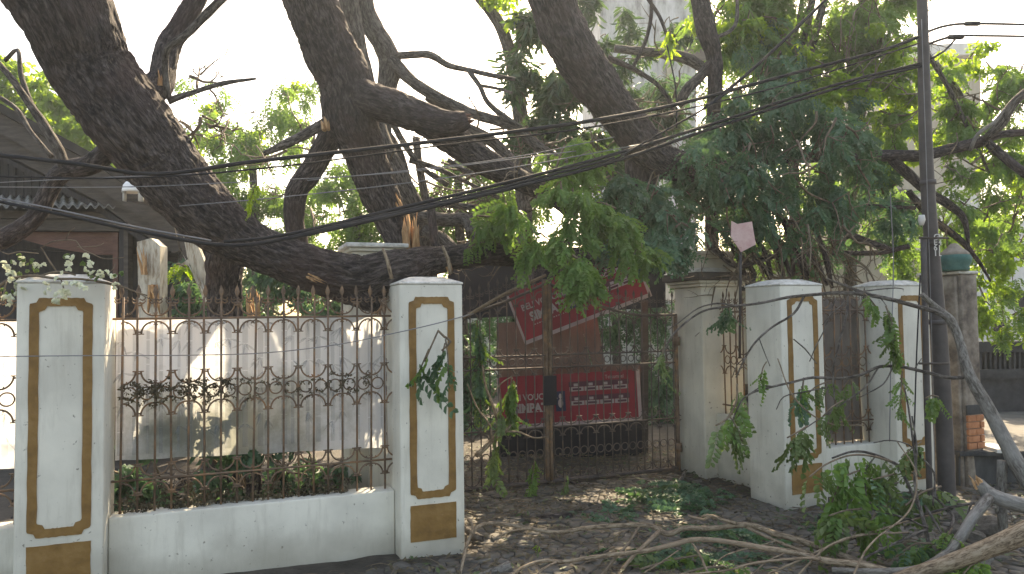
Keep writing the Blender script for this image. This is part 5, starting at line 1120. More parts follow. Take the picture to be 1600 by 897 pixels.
cable([(-60, 297, 1.3, 3.75), (100, 330, 1.3, 3.85), (220, 356, 1.4, 3.95), (330, 376, 1.4, 4.05)], 'pale grey wire riding above the low cable in front of the timber house', 'wire')
cable([(-60, 275, 1.1, 3.9), (200, 278, 1.1, 4.0), (420, 262, 1.1, 4.3), (700, 226, 1.1, 4.8), (940, 196, 1.1, 5.1), (1200, 140, 1, 5.4), (1442, 66, 1, 5.5)], 'thin black wire just under the topmost thick cable')
cable([(-60, 292, .7, 4.2), (200, 292, .7, 4.3), (420, 282, .7, 4.5), (640, 268, .7, 4.8), (900, 236, .7, 5.2)], 'hair-thin wire level across the dark gable', 'wire')
cable([(-60, 288, .7, 4.0), (150, 278, .7, 4.1), (300, 272, .7, 4.2)], 'thin wire climbing slightly in front of the gable planks', 'wire')
cable([(280, 322, .8, 4.3), (420, 310, .8, 4.5), (620, 288, .8, 4.9), (800, 262, .8, 5.2), (1000, 226, .8, 5.4)], 'thin pale wire low across the slanting trunk', 'wire')
cable([(480, 282, .7, 4.8), (640, 266, .7, 5.0), (800, 246, .7, 5.2), (960, 214, .7, 5.4)], 'thin pale wire behind the broken limb', 'wire')
cable([(1100, 170, 2.0, 5.3), (1160, 122, 2, 5.4), (1220, 68, 2, 5.5), (1300, -10, 2, 5.7), (1340, -50, 2, 5.8)], 'black cable climbing steeply to the right edge of the sky through the leaves')
cable([(960, 250, 1.2, 5.3), (1020, 215, 1.2, 5.3), (1100, 170, 1.4, 5.3), (1142, 140, 1.4, 5.35)], 'slim cable joining the steep cable to the bundle')
cable([(1443, 52, 1.6, 5.5), (1480, 40, 1.6, 5.7), (1530, 37, 1.6, 6), (1660, 40, 1.4, 6.6)], 'upper cable leaving the pole to the right against white sky')
cable([(1446, 70, 1.6, 5.5), (1490, 57, 1.6, 5.7), (1540, 56, 1.5, 6), (1660, 58, 1.4, 6.6)], 'lower cable leaving the pole to the right against white sky')
cable([(1448, 96, 1.3, 5.5), (1475, 80, 1.3, 5.6), (1492, 62, 1.3, 5.7)], 'short curved drop wire beside the pole top')
for (a, b, z, lab) in ((1518, 37, 5.95, 'upper dark splice case on the cable right of the pole'), (1492, 58, 5.72, 'lower dark splice case on the cable right of the pole')):
    o = tube_obj('splice_case', [W(a - 12, b, z), W(a - 8, b, z), W(a + 10, b, z), W(a + 14, b, z)], [.008, .02, .02, .008], M['cable'], None, 10, .02); setp(o, label=lab, category='splice case', group='splice cases')
cable([(-40, 558, .8, 3.7), (100, 556, .8, 3.75), (300, 555, .8, 4.0), (420, 551, .8, 4.15), (530, 538, .8, 4.3), (610, 522, .8, 4.4), (680, 506, .8, 4.5), (740, 490, .8, 4.8)], 'thin grey wire strung low in front of the fence and both left pillars', 'wire', 'thin low wires')
cable([(1391, 300, .8, 5.7), (1393, 340, .8, 5.7), (1396, 420, .8, 5.7), (1392, 560, .8, 5.6), (1390, 690, .8, 5.6)], 'thin wire hanging straight down in front of the pole-side pillar', 'wire', 'thin low wires')
cable([(1438, 430, .9, 5.4), (1432, 560, .9, 5.4), (1428, 700, .9, 5.3)], 'thin dark wire hanging beside the pole', 'cable', 'thin low wires')
cable([(1042, 70, .8, 6.3), (1056, 140, 1, 6.3), (1057, 200, 1, 6.3)], 'thin dark drop wire hanging at top centre', 'cable', 'thin low wires')

# ================================================================== FALLEN BRANCHES IN FRONT
def branch(label, L, mat='bark_light', seg=10, group='bare fallen branches in the foreground', name='fallen_branch', side=(), step=.03, k=1.0):
    """a branch is one thing; its side shoots are parts"""
    P, R = pxpath(L); R = [q * k for q in R]; r = thing(name, label, 'branch', P[0], group=group)
    tube_obj('stem', P, R, M[mat], r, seg, step, rough=.12, wob=.0015, seed=int(L[0][0]))
    for q in side:
        P2, R2 = pxpath(q); R2 = [w * k for w in R2]; tube_obj('side_shoot', P2, R2, M[mat], r, 6, step, wob=.0015, seed=int(q[0][0] + q[0][1]))
    return r
b_main = branch('thick tan fallen branch sweeping in from the lower right corner', [(1660, 805, 17, 3.6), (1600, 833, 16, 3.65), (1540, 858, 14, 3.7), (1480, 880, 12, 3.75), (1420, 900, 11, 3.8), (1340, 930, 10, 3.8)], seg=24, step=.02)
b_fork = branch('forked grey branch with an orange broken tip, right of the rocks', [(1660, 800, 12, 4.0), (1600, 790, 12, 4.05), (1560, 778, 11, 4.1), (1540, 768, 11, 4.15), (1528, 754, 9, 4.15)], 'bark_spot', seg=20,
                side=[[(1545, 778, 9, 4.1), (1520, 808, 8, 4.0), (1500, 840, 8, 3.95), (1480, 865, 8, 3.9), (1440, 888, 7, 3.85), (1380, 893, 6, 3.85), (1300, 890, 4, 3.9)]])
splinters('torn_tip', W(1529, 757, 4.14), (-.45, -.1, .9), .028, .07, b_fork, 8, seed=51)
branch('dead lichen-spotted trunk leaning in front of the pole and the old gatepost', [(1662, 820, 17, 4.3), (1600, 742, 13, 4.5), (1572, 690, 11, 4.6), (1540, 630, 9.5, 4.7), (1512, 580, 8, 4.8), (1498, 530, 6.5, 4.9), (1484, 500, 7, 4.95), (1462, 480, 5, 5.0), (1440, 460, 4, 5.0)], 'bark_spot', seg=24, step=.025, name='leaning_dead_trunk',
       side=[[(1566, 720, 8, 4.6), (1565, 780, 8, 4.6), (1570, 860, 8, 4.6)], [(1545, 868, 9, 3.9), (1530, 890, 9, 3.9), (1510, 920, 9, 3.9)]])
b_long = branch('long thin bare branch snaking along the ground from the white pillar to the lower right', [(716, 910, 2.2, 4.2), (724, 875, 2.6, 4.3), (732, 845, 3, 4.5), (745, 825, 3, 4.6), (766, 818, 3, 4.7), (800, 821, 3, 4.7), (830, 826, 3.2, 4.65), (870, 832, 3, 4.6), (915, 825, 3.4, 4.6), (960, 822, 3.4, 4.6), (1000, 820, 3.6, 4.6), (1020, 823, 4, 4.6), (1044, 834, 4.4, 4.55), (1070, 825, 4, 4.55), (1110, 826, 4, 4.55), (1165, 821, 4.4, 4.5), (1210, 833, 4.6, 4.4), (1270, 852, 5, 4.3), (1320, 870, 5.4, 4.1), (1370, 888, 6, 4.0), (1430, 905, 7, 3.85)], step=.02,
       side=[[(1033, 828, 3.6, 4.58), (1010, 850, 3.4, 4.4), (990, 868, 3, 4.3), (970, 892, 3, 4.2), (960, 915, 3, 4.1)], [(1165, 823, 2.6, 4.5), (1200, 840, 2.8, 4.4), (1240, 856, 2.8, 4.3), (1290, 872, 2.6, 4.2)], [(1150, 818, 3, 4.5), (1130, 812, 2.4, 4.55), (1110, 806, 2.6, 4.6), (1100, 812, 2, 4.6), (1075, 806, 2, 4.65)], [(1116, 812, 1.6, 4.6), (1106, 805, 2, 4.6), (1096, 808, 1.6, 4.6)],
             [(738, 834, 2, 4.5), (738, 820, 2, 4.6), (732, 812, 3, 4.7)], [(830, 826, 1.6, 4.6), (800, 830, 1.6, 4.5), (770, 842, 1.4, 4.4)]])
branch('second thin bare branch curving low across the foreground leaves', [(790, 912, 2, 4.0), (815, 888, 2.6, 4.05), (850, 876, 3, 4.1), (880, 878, 3.2, 4.1), (920, 871, 3.2, 4.1), (960, 866, 3.4, 4.1), (1010, 860, 3.6, 4.1), (1050, 852, 3.8, 4.1), (1085, 843, 4, 4.1), (1130, 846, 4, 4.1), (1180, 854, 4.4, 4.0), (1240, 864, 4.6, 4.0), (1290, 876, 5, 3.95), (1340, 882, 5.4, 3.9), (1400, 897, 6, 3.85)], step=.02,
       side=[[(870, 878, 2, 4.1), (845, 892, 2, 4.0), (830, 912, 2, 3.95)], [(1280, 874, 3, 3.95), (1255, 872, 2, 3.9), (1180, 880, 2, 3.9), (1130, 892, 1.6, 3.9), (1040, 900, 1.6, 3.9)], [(1080, 846, 1.8, 4.1), (1095, 870, 1.8, 4.0), (1110, 905, 2, 3.9)]])
branch('thin dark stems standing up between the two long bare branches', [(935, 905, 2, 4.0), (958, 875, 2, 4.1), (980, 850, 2, 4.2), (998, 824, 1.6, 4.4)], 'twig', side=[[(940, 905, 1.6, 4.05), (966, 868, 1.8, 4.15), (985, 846, 1.4, 4.3)], [(1170, 905, 1.6, 3.9), (1195, 880, 1.6, 3.9), (1225, 865, 1.3, 3.95)]])
branch('upper arching bare branch crossing both right pillars, starting at the pole', [(1484, 500, 6, 4.95), (1462, 487, 5.4, 4.95), (1430, 478, 5, 4.95), (1390, 467, 4.8, 4.95), (1350, 460, 4.6, 4.95), (1310, 458, 4, 4.95), (1270, 461, 3.6, 4.95), (1230, 465, 3.4, 4.95), (1180, 475, 3, 4.95), (1130, 480, 2.6, 4.9), (1100, 486, 2.4, 4.9), (1070, 505, 2.2, 4.85), (1048, 528, 2, 4.8), (1034, 560, 1.6, 4.8)], 'bark_grey', seg=10, k=.68,
       side=[[(1360, 460, 3.6, 4.95), (1325, 448, 3, 4.95), (1292, 436, 2.6, 4.95)], [(1345, 458, 3, 4.95), (1318, 444, 2.2, 4.95)], [(1256, 464, 3, 4.95), (1240, 490, 3, 4.9), (1205, 512, 2.8, 4.85), (1180, 535, 2.6, 4.8), (1163, 562, 2.2, 4.8), (1150, 590, 2, 4.8)],
             [(1186, 528, 1.2, 4.8), (1194, 550, 1.2, 4.8), (1203, 572, 1, 4.8)], [(1165, 558, 1.4, 4.8), (1152, 570, 1.2, 4.8), (1144, 590, 1, 4.8)], [(1145, 477, 2, 4.9), (1120, 474, 2, 4.9), (1090, 482, 1.6, 4.9), (1062, 503, 1.3, 4.9), (1045, 515, 1, 4.9)],
             [(1325, 462, 2.6, 4.9), (1322, 495, 2.6, 4.85), (1310, 540, 2.6, 4.8), (1302, 580, 2.4, 4.8), (1304, 625, 1.8, 4.75)], [(1306, 465, 1.6, 4.95), (1290, 510, 1.6, 4.9), (1275, 540, 1.4, 4.9), (1265, 565, 1.2, 4.9)], [(1322, 470, 1.6, 4.95), (1300, 490, 1.5, 4.9), (1285, 508, 1.2, 4.9)],
             [(1340, 456, 1.6, 4.9), (1370, 452, 1.5, 4.9), (1400, 450, 1.2, 4.9), (1412, 452, 1, 4.9)], [(1375, 465, 1.4, 4.9), (1385, 478, 1.2, 4.9), (1388, 490, 1, 4.9)]])
branch('middle arching bare branch crossing both right pillars, below the upper one', [(1505, 590, 4, 4.8), (1480, 590, 4, 4.8), (1450, 583, 3.8, 4.85), (1410, 574, 3.6, 4.9), (1375, 573, 3.4, 4.9), (1345, 586, 3.4, 4.9), (1310, 592, 3.2, 4.85), (1270, 590, 3, 4.85), (1235, 598, 2.6, 4.8), (1200, 606, 2.4, 4.8), (1170, 616, 2, 4.8), (1155, 632, 1.8, 4.75), (1140, 672, 1.2, 4.75)], 'bark_grey', seg=10, k=.7,
       side=[[(1372, 575, 2, 4.9), (1352, 605, 2, 4.85), (1325, 625, 1.8, 4.8), (1295, 645, 1.6, 4.75), (1265, 665, 1.4, 4.7), (1245, 680, 1.2, 4.7)], [(1395, 574, 1.6, 4.9), (1380, 600, 1.6, 4.85), (1345, 620, 1.4, 4.8)], [(1300, 604, 1.6, 4.85), (1260, 612, 1.5, 4.8), (1225, 620, 1.3, 4.8), (1213, 640, 1, 4.8)], [(1208, 604, 1.6, 4.8), (1190, 604, 1.5, 4.8), (1165, 620, 1.2, 4.8)],
             [(1240, 530, 1.6, 4.8), (1258, 546, 1.6, 4.8), (1276, 568, 1.3, 4.8)], [(1440, 560, 1, 4.8), (1430, 575, 1.4, 4.82)]])
branch('tangle of thin shoots rising behind the bright-leaved pile in front of the pole-side pillar', [(1462, 872, 3, 4.0), (1450, 845, 3, 4.05), (1440, 800, 2.8, 4.15), (1425, 770, 2.6, 4.25), (1408, 735, 2.4, 4.35), (1394, 722, 2.2, 4.4), (1360, 708, 2, 4.4), (1330, 706, 1.8, 4.4), (1300, 716, 1.4, 4.4)], 'bark_grey', seg=8,
       side=[[(1396, 722, 1.6, 4.4), (1420, 736, 1.6, 4.4), (1440, 746, 1.4, 4.4)], [(1430, 775, 2, 4.2), (1432, 740, 2, 4.25), (1428, 700, 1.8, 4.3), (1420, 640, 1.5, 4.35), (1412, 600, 1, 4.4)], [(1450, 840, 2.4, 4.05), (1430, 760, 2.2, 4.2), (1432, 700, 1.6, 4.3), (1425, 650, 1.2, 4.35)], [(1458, 790, 1.6, 4.2), (1460, 740, 1.6, 4.3), (1440, 715, 1.4, 4.35), (1420, 695, 1.2, 4.4), (1390, 688, 1, 4.4), (1365, 692, 1, 4.4)],
             [(1480, 835, 2.4, 4.0), (1490, 810, 2.4, 4.1), (1475, 790, 2, 4.2), (1458, 775, 1.6, 4.2)], [(1448, 828, 3, 4.05), (1430, 835, 2.6, 4.0), (1400, 848, 2.2, 4.0), (1350, 872, 2, 3.95)], [(1535, 784, 2.4, 4.1), (1490, 792, 2.2, 4.15), (1440, 805, 2, 4.2), (1380, 826, 1.8, 4.2), (1310, 850, 1.5, 4.2), (1240, 880, 1.2, 4.1)],
             [(1520, 786, 1.5, 4.1), (1512, 800, 1.5, 4.08), (1514, 830, 1.3, 4.05)], [(1450, 826, 1.6, 4.05), (1410, 808, 1.4, 4.1), (1370, 800, 1.3, 4.2)], [(1404, 754, 1.4, 4.3), (1380, 760, 1.3, 4.3), (1355, 762, 1.2, 4.3)], [(1370, 710, 1.2, 4.4), (1352, 738, 1.1, 4.3), (1354, 780, 1, 4.25)], [(1478, 838, 2, 4.0), (1500, 852, 2, 4.0), (1520, 868, 1.5, 4.0)], [(1445, 790, 2, 4.2), (1470, 830, 2.2, 4.05), (1484, 858, 2, 4.0)]])
branch('broken pale branch caught in the left gate leaf among vines', [(744, 712, 4, 5.6), (760, 698, 4, 5.65), (776, 682, 3.4, 5.7), (790, 674, 2.4, 5.7), (798, 664, 1.6, 5.7)], 'bark_light', seg=10,
       side=[[(779, 680, 2.4, 5.7), (775, 650, 2.2, 5.7), (765, 620, 2, 5.7), (758, 600, 1.8, 5.7), (754, 570, 1.5, 5.7)], [(784, 674, 1.6, 5.7), (810, 675, 1.5, 5.8), (835, 684, 1.3, 5.9), (858, 682, 1, 6)], [(768, 690, 1.6, 5.65), (766, 665, 1.4, 5.65), (745, 635, 1.2, 5.7), (730, 600, 1, 5.75)], [(770, 618, 1.2, 5.7), (782, 600, 1.1, 5.7), (800, 588, 1, 5.7)]])
branch('split piece of pale wood lying on the ground behind the gate-side pillar', [(754, 794, 1.6, 5.85), (782, 787, 3.4, 5.85), (806, 783, 3, 5.85), (831, 783, 3.4, 5.85)], 'bark_light', seg=8, name='wood_piece', group='broken wood on the driveway')
splinters('torn_wood', W(812, 784, 5.85), (1, 0, .02), .022, .10, bpy.data.objects['wood_piece'], 6, seed=61)
branch('dark rotten log lying on the driveway', [(830, 815, 6, 5.35), (850, 812, 8, 5.37), (880, 808, 8, 5.4), (893, 806, 5, 5.42)], 'bark', seg=14, name='log', group='broken wood on the driveway')
branch('short log with a pale sawn end at the bottom edge', [(740, 905, 6, 4.2), (765, 897, 7, 4.22), (785, 890, 8, 4.25), (797, 884, 8, 4.27)], 'bark_spot', seg=14, name='log', group='broken wood on the driveway')
branch('short grey log against the foot of the gate-side white pillar', [(727, 826, 5, 4.85), (740, 836, 6, 4.8), (754, 842, 5, 4.75)], 'bark_grey', seg=12, name='log', group='broken wood on the driveway')
branch('small dark stick of wood lying below the right gate leaf', [(872, 742, 2, 6.7), (890, 752, 2.6, 6.5), (910, 760, 2, 6.35)], 'bark', seg=6, name='stick', group='broken wood on the driveway')
branch('stub of wood leaning at the foot of the tall gate pillar', [(1062, 752, 3, 6.2), (1067, 744, 3, 6.3), (1070, 738, 2.6, 6.35)], 'bark_grey', seg=8, name='stick', group='broken wood on the driveway')

# ================================================================== LEAFY SPRIGS WHOSE LEAVES CAN BE TOLD APART
FR = []
for q in range(4):
    mb = MB(); tv, tf = frond(7 + q % 2, [.5, .8, .3, 1.1][q], True, .15, .27, 70 + q); mb.add(tv, [tf]); FR.append(mb)
FRM = {}
def frmesh(q, mat):
    if (q, mat) not in FRM: FRM[(q, mat)] = FR[q].mesh('compound_leaf', M[mat])
    return FRM[(q, mat)]
def sprig(label, stem, mat, n, L, seed, down=.9, spread=.9, start=.25, group='leafy sprigs caught on the fence and pillars', side=(), vary=None):
    P, R = pxpath(stem); r = thing('leafy_sprig', label, 'sprig', P[0], group=group); rng = random.Random(seed)
    tube_obj('stem', P, R, M['twig'], r, 6, .03)
    for q in side: P2, R2 = pxpath(q); tube_obj('stem', P2, R2, M['twig'], r, 5, .03)
    pts, _ = smooth_path(P, R, .01)
    if side:
        for q in side: pts = np.vstack([pts[int(len(pts) * start):], smooth_path(*pxpath(q), .01)[0]])
        lo = 0
    else: lo = start
    for i in range(n):
        f = lo + (1 - lo) * (i + rng.random()) / n; p_ = pts[min(len(pts) - 1, int(f * len(pts)))]
        yaw = rng.choice([0, math.pi]) + rng.gauss(0, spread) ; pit = down + rng.gauss(0, .3); l = L * rng.uniform(.7, 1.2)
        mt_ = mat if not vary or rng.random() > .35 else vary
        obj('leaf', frmesh(rng.randrange(4), mt_), r, loc=tuple(p_), rot=(rng.gauss(0, .5), pit, yaw), scale=l)
    return r
S = sprig
S('green leafy sprig hanging by a broken twig on the face of the gate-side pillar', [(684, 516, 1.6, 4.45), (694, 526, 2, 4.44), (704, 534, 2.2, 4.43), (690, 548, 1.6, 4.43)], 'leaf_dark', 9, .20, 1, 1.15, .5, .3, vary='leaf', side=[[(684, 518, 1.5, 4.45), (672, 545, 1.5, 4.44), (664, 565, 1.2, 4.44)], [(696, 530, 1.4, 4.44), (700, 560, 1.3, 4.43), (700, 585, 1, 4.43)], [(670, 545, 1.2, 4.44), (655, 580, 1.2, 4.44)], [(695, 536, 1.2, 4.44), (688, 570, 1, 4.43)]])
S('small pale sprig dangling from the upper bare branch, left of the tall gate pillar', [(1040, 530, 1.2, 4.8), (1036, 550, 1.2, 4.8), (1032, 575, 1, 4.8)], 'leaf_wilt', 6, .12, 2, 1.35, .5)
S('dark green sprig hanging over the return fence', [(1136, 468, 1.3, 4.92), (1138, 478, 1.3, 4.92), (1140, 490, 1, 4.92)], 'leaf_dark', 10, .13, 3, 1.4, .8)
S('bright green leaf bunch hanging in front of the pole-side pillar', [(1384, 478, 1.6, 4.9), (1392, 500, 1.6, 4.88), (1398, 530, 1.4, 4.86), (1402, 548, 1.2, 4.86)], 'leaf', 30, .13, 4, 1.2, 1.2, .05, vary='leaf_wilt')
S('light green sprig high on the upper bare branch, above the bright bunch', [(1350, 458, 1.3, 4.92), (1360, 468, 1.2, 4.92), (1368, 478, 1, 4.9)], 'leaf', 8, .11, 5, .9, 1.3)
S('long pale wilted leaf spray hanging left of the middle pillar', [(1152, 600, 1.6, 4.78), (1150, 630, 1.6, 4.76), (1135, 655, 1.5, 4.74), (1118, 665, 1.2, 4.72)], 'leaf_wilt', 16, .18, 6, 1.15, .9, .05, side=[[(1140, 650, 1.3, 4.74), (1150, 665, 1.2, 4.72), (1160, 690, 1, 4.7)]], vary='leaf')
S('narrow green sprig hanging beside the left face of the middle pillar', [(1198, 565, 1, 4.8), (1192, 575, 1, 4.8), (1188, 595, .8, 4.8)], 'leaf', 6, .11, 7, 1.2, .9, .2)
S('dark sprig hanging across the ochre frame of the middle pillar', [(1256, 590, 1.4, 4.84), (1254, 605, 1.3, 4.83), (1250, 625, 1, 4.82)], 'leaf_dark', 9, .15, 8, 1.3, .5, .2, vary='leaf')
S('pale spray low on the middle pillar, at the lower corner of its frame', [(1262, 665, 1.4, 4.6), (1245, 676, 1.4, 4.58), (1230, 684, 1.2, 4.56)], 'leaf_wilt', 10, .18, 9, 1.0, .8, .05)
S('pale drooping leaves in front of the short iron fence', [(1318, 625, 1.3, 4.7), (1300, 636, 1.3, 4.68), (1286, 650, 1, 4.66)], 'leaf_wilt', 8, .15, 10, 1.15, .8, .05)
S('small green sprig crossing the pole-side edge of the last pillar', [(1466, 620, 1.2, 4.9), (1456, 618, 1.2, 4.9), (1446, 622, 1, 4.9)], 'leaf', 8, .13, 11, .9, 1.0, .05)
S('slender sprig hanging straight down the last pillar face', [(1410, 580, 1.2, 4.9), (1408, 610, 1.2, 4.88), (1407, 640, 1, 4.86)], 'leaf', 10, .12, 12, 1.35, .8, .05, vary='leaf_wilt')
S('tiny leaf pair on the middle bare branch near the short fence', [(1330, 590, 1, 4.9), (1322, 600, 1, 4.9), (1316, 610, .8, 4.9)], 'leaf_wilt', 4, .10, 13, 1.1, .8, .05)
PG = 'leafy sprays piled before the right pillars'
S('large arching leaf spray in front of the short low wall', [(1395, 722, 1.8, 4.4), (1360, 712, 1.8, 4.35), (1325, 712, 1.6, 4.3), (1290, 726, 1.5, 4.25), (1265, 745, 1.3, 4.2)], 'leaf', 16, .21, 20, 1.05, .8, .1, PG, vary='leaf_wilt')
S('second leaf spray drooping dark below the arching one', [(1345, 735, 1.6, 4.3), (1325, 742, 1.6, 4.28), (1310, 760, 1.5, 4.25), (1300, 785, 1.2, 4.22)], 'leaf', 13, .21, 21, 1.15, .8, .0, PG, vary='leaf')
S('pale-edged leaf spray fanned low on the left of the pile', [(1345, 795, 1.5, 4.2), (1320, 798, 1.5, 4.15), (1295, 806, 1.3, 4.1)], 'leaf_wilt', 12, .20, 22, .75, .8, .0, PG, vary='leaf')
S('leaf spray on the right of the pile, before the last pillar', [(1400, 740, 1.5, 4.35), (1380, 745, 1.5, 4.3), (1362, 750, 1.3, 4.28)], 'leaf_wilt', 10, .17, 23, .7, 1.1, .0, PG, vary='leaf_dark')
S('green leaves heaped at the foot of the utility pole', [(1470, 760, 1.8, 4.4), (1440, 770, 1.8, 4.3), (1415, 790, 1.5, 4.2)], 'leaf_wilt', 13, .18, 24, .8, 1.3, .0, PG, vary='leaf_wilt')
S('low leafy tangle between the pile and the thick branch', [(1400, 870, 1.8, 4.0), (1430, 850, 1.8, 4.0), (1460, 850, 1.5, 4.0)], 'leaf', 16, .17, 25, .6, 1.5, .0, PG, vary='leaf_dark')
S('leaf clump hanging in the middle of the pile near the ground', [(1385, 790, 1.6, 4.2), (1370, 800, 1.5, 4.15), (1350, 830, 1.3, 4.12)], 'leaf', 9, .18, 26, 1.0, 1.0, .0, PG, vary='leaf')
S('fresh green leaves under the thick tan branch', [(1500, 905, 1.8, 3.7), (1515, 885, 1.8, 3.7), (1540, 872, 1.4, 3.72)], 'leaf', 16, .15, 27, .5, 1.2, .0, PG)
S('bright leaves beside the forked branch stem', [(1478, 850, 1.8, 3.95), (1482, 835, 1.8, 3.98), (1488, 825, 1.4, 4.0)], 'leaf', 10, .13, 28, .5, 1.2, .0, PG)
GG = 'fallen leaf clumps on the driveway'
S('yellow-green upright sprig on the driveway near the white pillar', [(836, 880, 1.4, 4.6), (838, 862, 1.4, 4.6), (842, 844, 1.2, 4.62)], 'leaf_yellow', 8, .10, 31, .9, .9, .0, GG)
S('bright green leaves beneath the long bare branch, centre foreground', [(1000, 890, 2, 4.2), (1050, 875, 2, 4.25), (1090, 868, 1.6, 4.25)], 'leaf', 24, .17, 32, .45, 1.6, .0, GG, vary='leaf_wilt')
S('green leaves spread along the bottom edge right of centre', [(1040, 905, 2, 4.05), (1100, 888, 2, 4.05), (1160, 884, 1.6, 4.1)], 'leaf', 28, .16, 33, .4, 1.6, .0, GG, vary='leaf_dark')
S('small leaf clump left of the bright foreground leaves', [(935, 880, 1.5, 4.5), (945, 862, 1.5, 4.55), (960, 855, 1.3, 4.6)], 'leaf_dark', 12, .13, 34, .6, 1.5, .0, GG)
S('vine of round pale leaves hanging in the left gate leaf', [(780, 600, 1.2, 5.75), (783, 640, 1.2, 5.72), (775, 690, 1.2, 5.7), (768, 740, 1, 5.7)], 'leaf_wilt', 18, .15, 41, 1.3, 1.2, .15, 'vines in the gate')
S('bushy dark vine in the upper part of the left gate leaf', [(800, 590, 1.2, 5.95), (796, 620, 1.2, 5.95), (800, 650, 1.2, 5.95)], 'leaf', 34, .16, 42, 1.2, 1.4, .0, 'vines in the gate', vary='leaf_wilt')
S('thin vine rising low in the gate near the meeting bar', [(830, 765, 1.2, 6.0), (832, 740, 1.2, 6.0), (836, 715, 1, 6.0)], 'leaf', 12, .12, 43, 1.0, 1.3, .0, 'vines in the gate')
S('dark climbing leaves behind the left gate leaf beside the white pillar', [(745, 500, 1.2, 6.3), (750, 560, 1.2, 6.3), (746, 640, 1.2, 6.3)], 'leaf_dark', 40, .17, 44, 1.2, 1.4, .0, 'vines in the gate', vary='leaf')
S('little sprig at the foot of the gate meeting bar', [(880, 770, 1.2, 6.1), (882, 755, 1.2, 6.1), (884, 742, 1, 6.1)], 'leaf_wilt', 6, .09, 45, 1.0, 1.3, .0, 'vines in the gate')
S('bright yellow leaf tuft dangling on the dark limb at top centre', [(1046, 45, 1.2, 6.9), (1048, 58, 1.2, 6.9), (1046, 75, 1, 6.9)], 'leaf_yellow', 18, .12, 46, 1.4, .8, .0, 'tufts on the trunks')
S('small yellow-green tuft growing on the slanting trunk', [(388, 322, 1.4, 4.3), (395, 300, 1.3, 4.25), (402, 285, 1, 4.22)], 'leaf_yellow', 14, .055, 47, 1.0, 1.0, .0, 'tufts on the trunks')
S('small green tuft on the fallen trunk above the pillar', [(730, 388, 1.4, 5.15), (745, 380, 1.3, 5.15), (760, 378, 1, 5.15)], 'leaf', 9, .10, 48, .6, 1.3, .0, 'tufts on the trunks')
S('yellow leaf tuft beside the snapped plank', [(290, 418, 1.2, 5.85), (278, 412, 1.2, 5.85), (270, 420, 1, 5.85)], 'leaf_yellow', 9, .10, 49, .7, 1.3, .0, 'tufts on the trunks')

for i_, (L_, lab_) in enumerate((
    ([(1240, 905, 1.6, 3.9), (1300, 850, 1.6, 4.0), (1380, 826, 1.5, 4.1), (1470, 800, 1.2, 4.2)], 'thin straight twig slanting up across the driveway toward the pole'),
    ([(1100, 905, 1.4, 4.1), (1130, 870, 1.4, 4.15), (1190, 852, 1.2, 4.2), (1210, 846, 1, 4.2)], 'short thin twig between the two long branches'),
    ([(1330, 905, 1.6, 3.8), (1360, 850, 1.5, 3.95), (1420, 800, 1.4, 4.1), (1432, 740, 1.2, 4.2), (1402, 690, 1, 4.3)], 'thin curved shoot rising in front of the leaf pile'),
    ([(990, 905, 1.4, 4.1), (1030, 880, 1.3, 4.15), (1060, 860, 1.2, 4.2)], 'small twig among the bright foreground leaves'),
    ([(1215, 560, 1, 4.8), (1240, 620, 1.2, 4.75), (1290, 660, 1.2, 4.7), (1350, 665, 1, 4.7)], 'fine hooked twig hanging between the middle pillar and the short fence'),
    ([(1180, 905, 1.6, 4.0), (1240, 880, 1.8, 4.0), (1330, 840, 1.8, 4.05), (1420, 832, 1.5, 4.05)], 'thin twig running under the leafy tangle'))):
    branch(lab_, L_, 'bark_light', 6)
S('pale leaf spray trailing from the middle bare branch beside the ochre frame', [(1300, 594, 1.2, 4.85), (1275, 604, 1.2, 4.83), (1262, 616, 1, 4.82)], 'leaf_wilt', 8, .13, 61, 1.2, .8, .0)
S('pale leaf spray low in front of the short wall, by the pole-side pillar', [(1440, 690, 1.2, 4.35), (1425, 700, 1.2, 4.33), (1408, 715, 1, 4.3)], 'leaf_wilt', 9, .13, 62, .9, 1.1, .0, PG)

# grassy dark heaps: thin bipinnate fronds piled on the ground
heap = thing('leaf_heap', 'dark green heap of feathery fronds lying on the driveway before the gate', 'leaf heap', G(1060, 800))
mb = MB(); rh = np.random.default_rng(71)
def heap_at(px, py, rx, ry, n, h=.10, size=.2):
    for k in range(n):
        a, r_ = rh.uniform(0, 6.28), math.sqrt(rh.random()); g_ = G(px + rx * r_ * math.cos(a), py + ry * r_ * math.sin(a), 0)
        scatter_leaves(mb, 'frond', np.array([[g_.x, g_.y, rh.uniform(.02, h) * (1.2 - r_ * .8)]]), np.array([size * rh.uniform(.6, 1.1)]), rh, (-.35, .25), roll=.5)
for a_ in ((1060, 790, 70, 26, 230, .16), (1010, 785, 30, 14, 60, .12), (1120, 845, 70, 16, 130, .08), (970, 812, 36, 12, 60, .07), (1190, 860, 60, 18, 70, .06), (905, 812, 20, 8, 30, .05), (1290, 830, 40, 14, 60, .06), (1400, 800, 60, 20, 120, .10), (1470, 870, 60, 16, 60, .06), (1080, 885, 120, 16, 160, .07)): heap_at(*a_)
obj('fronds', mb.mesh('fronds', M['leaf_dark']), heap, kind='stuff')

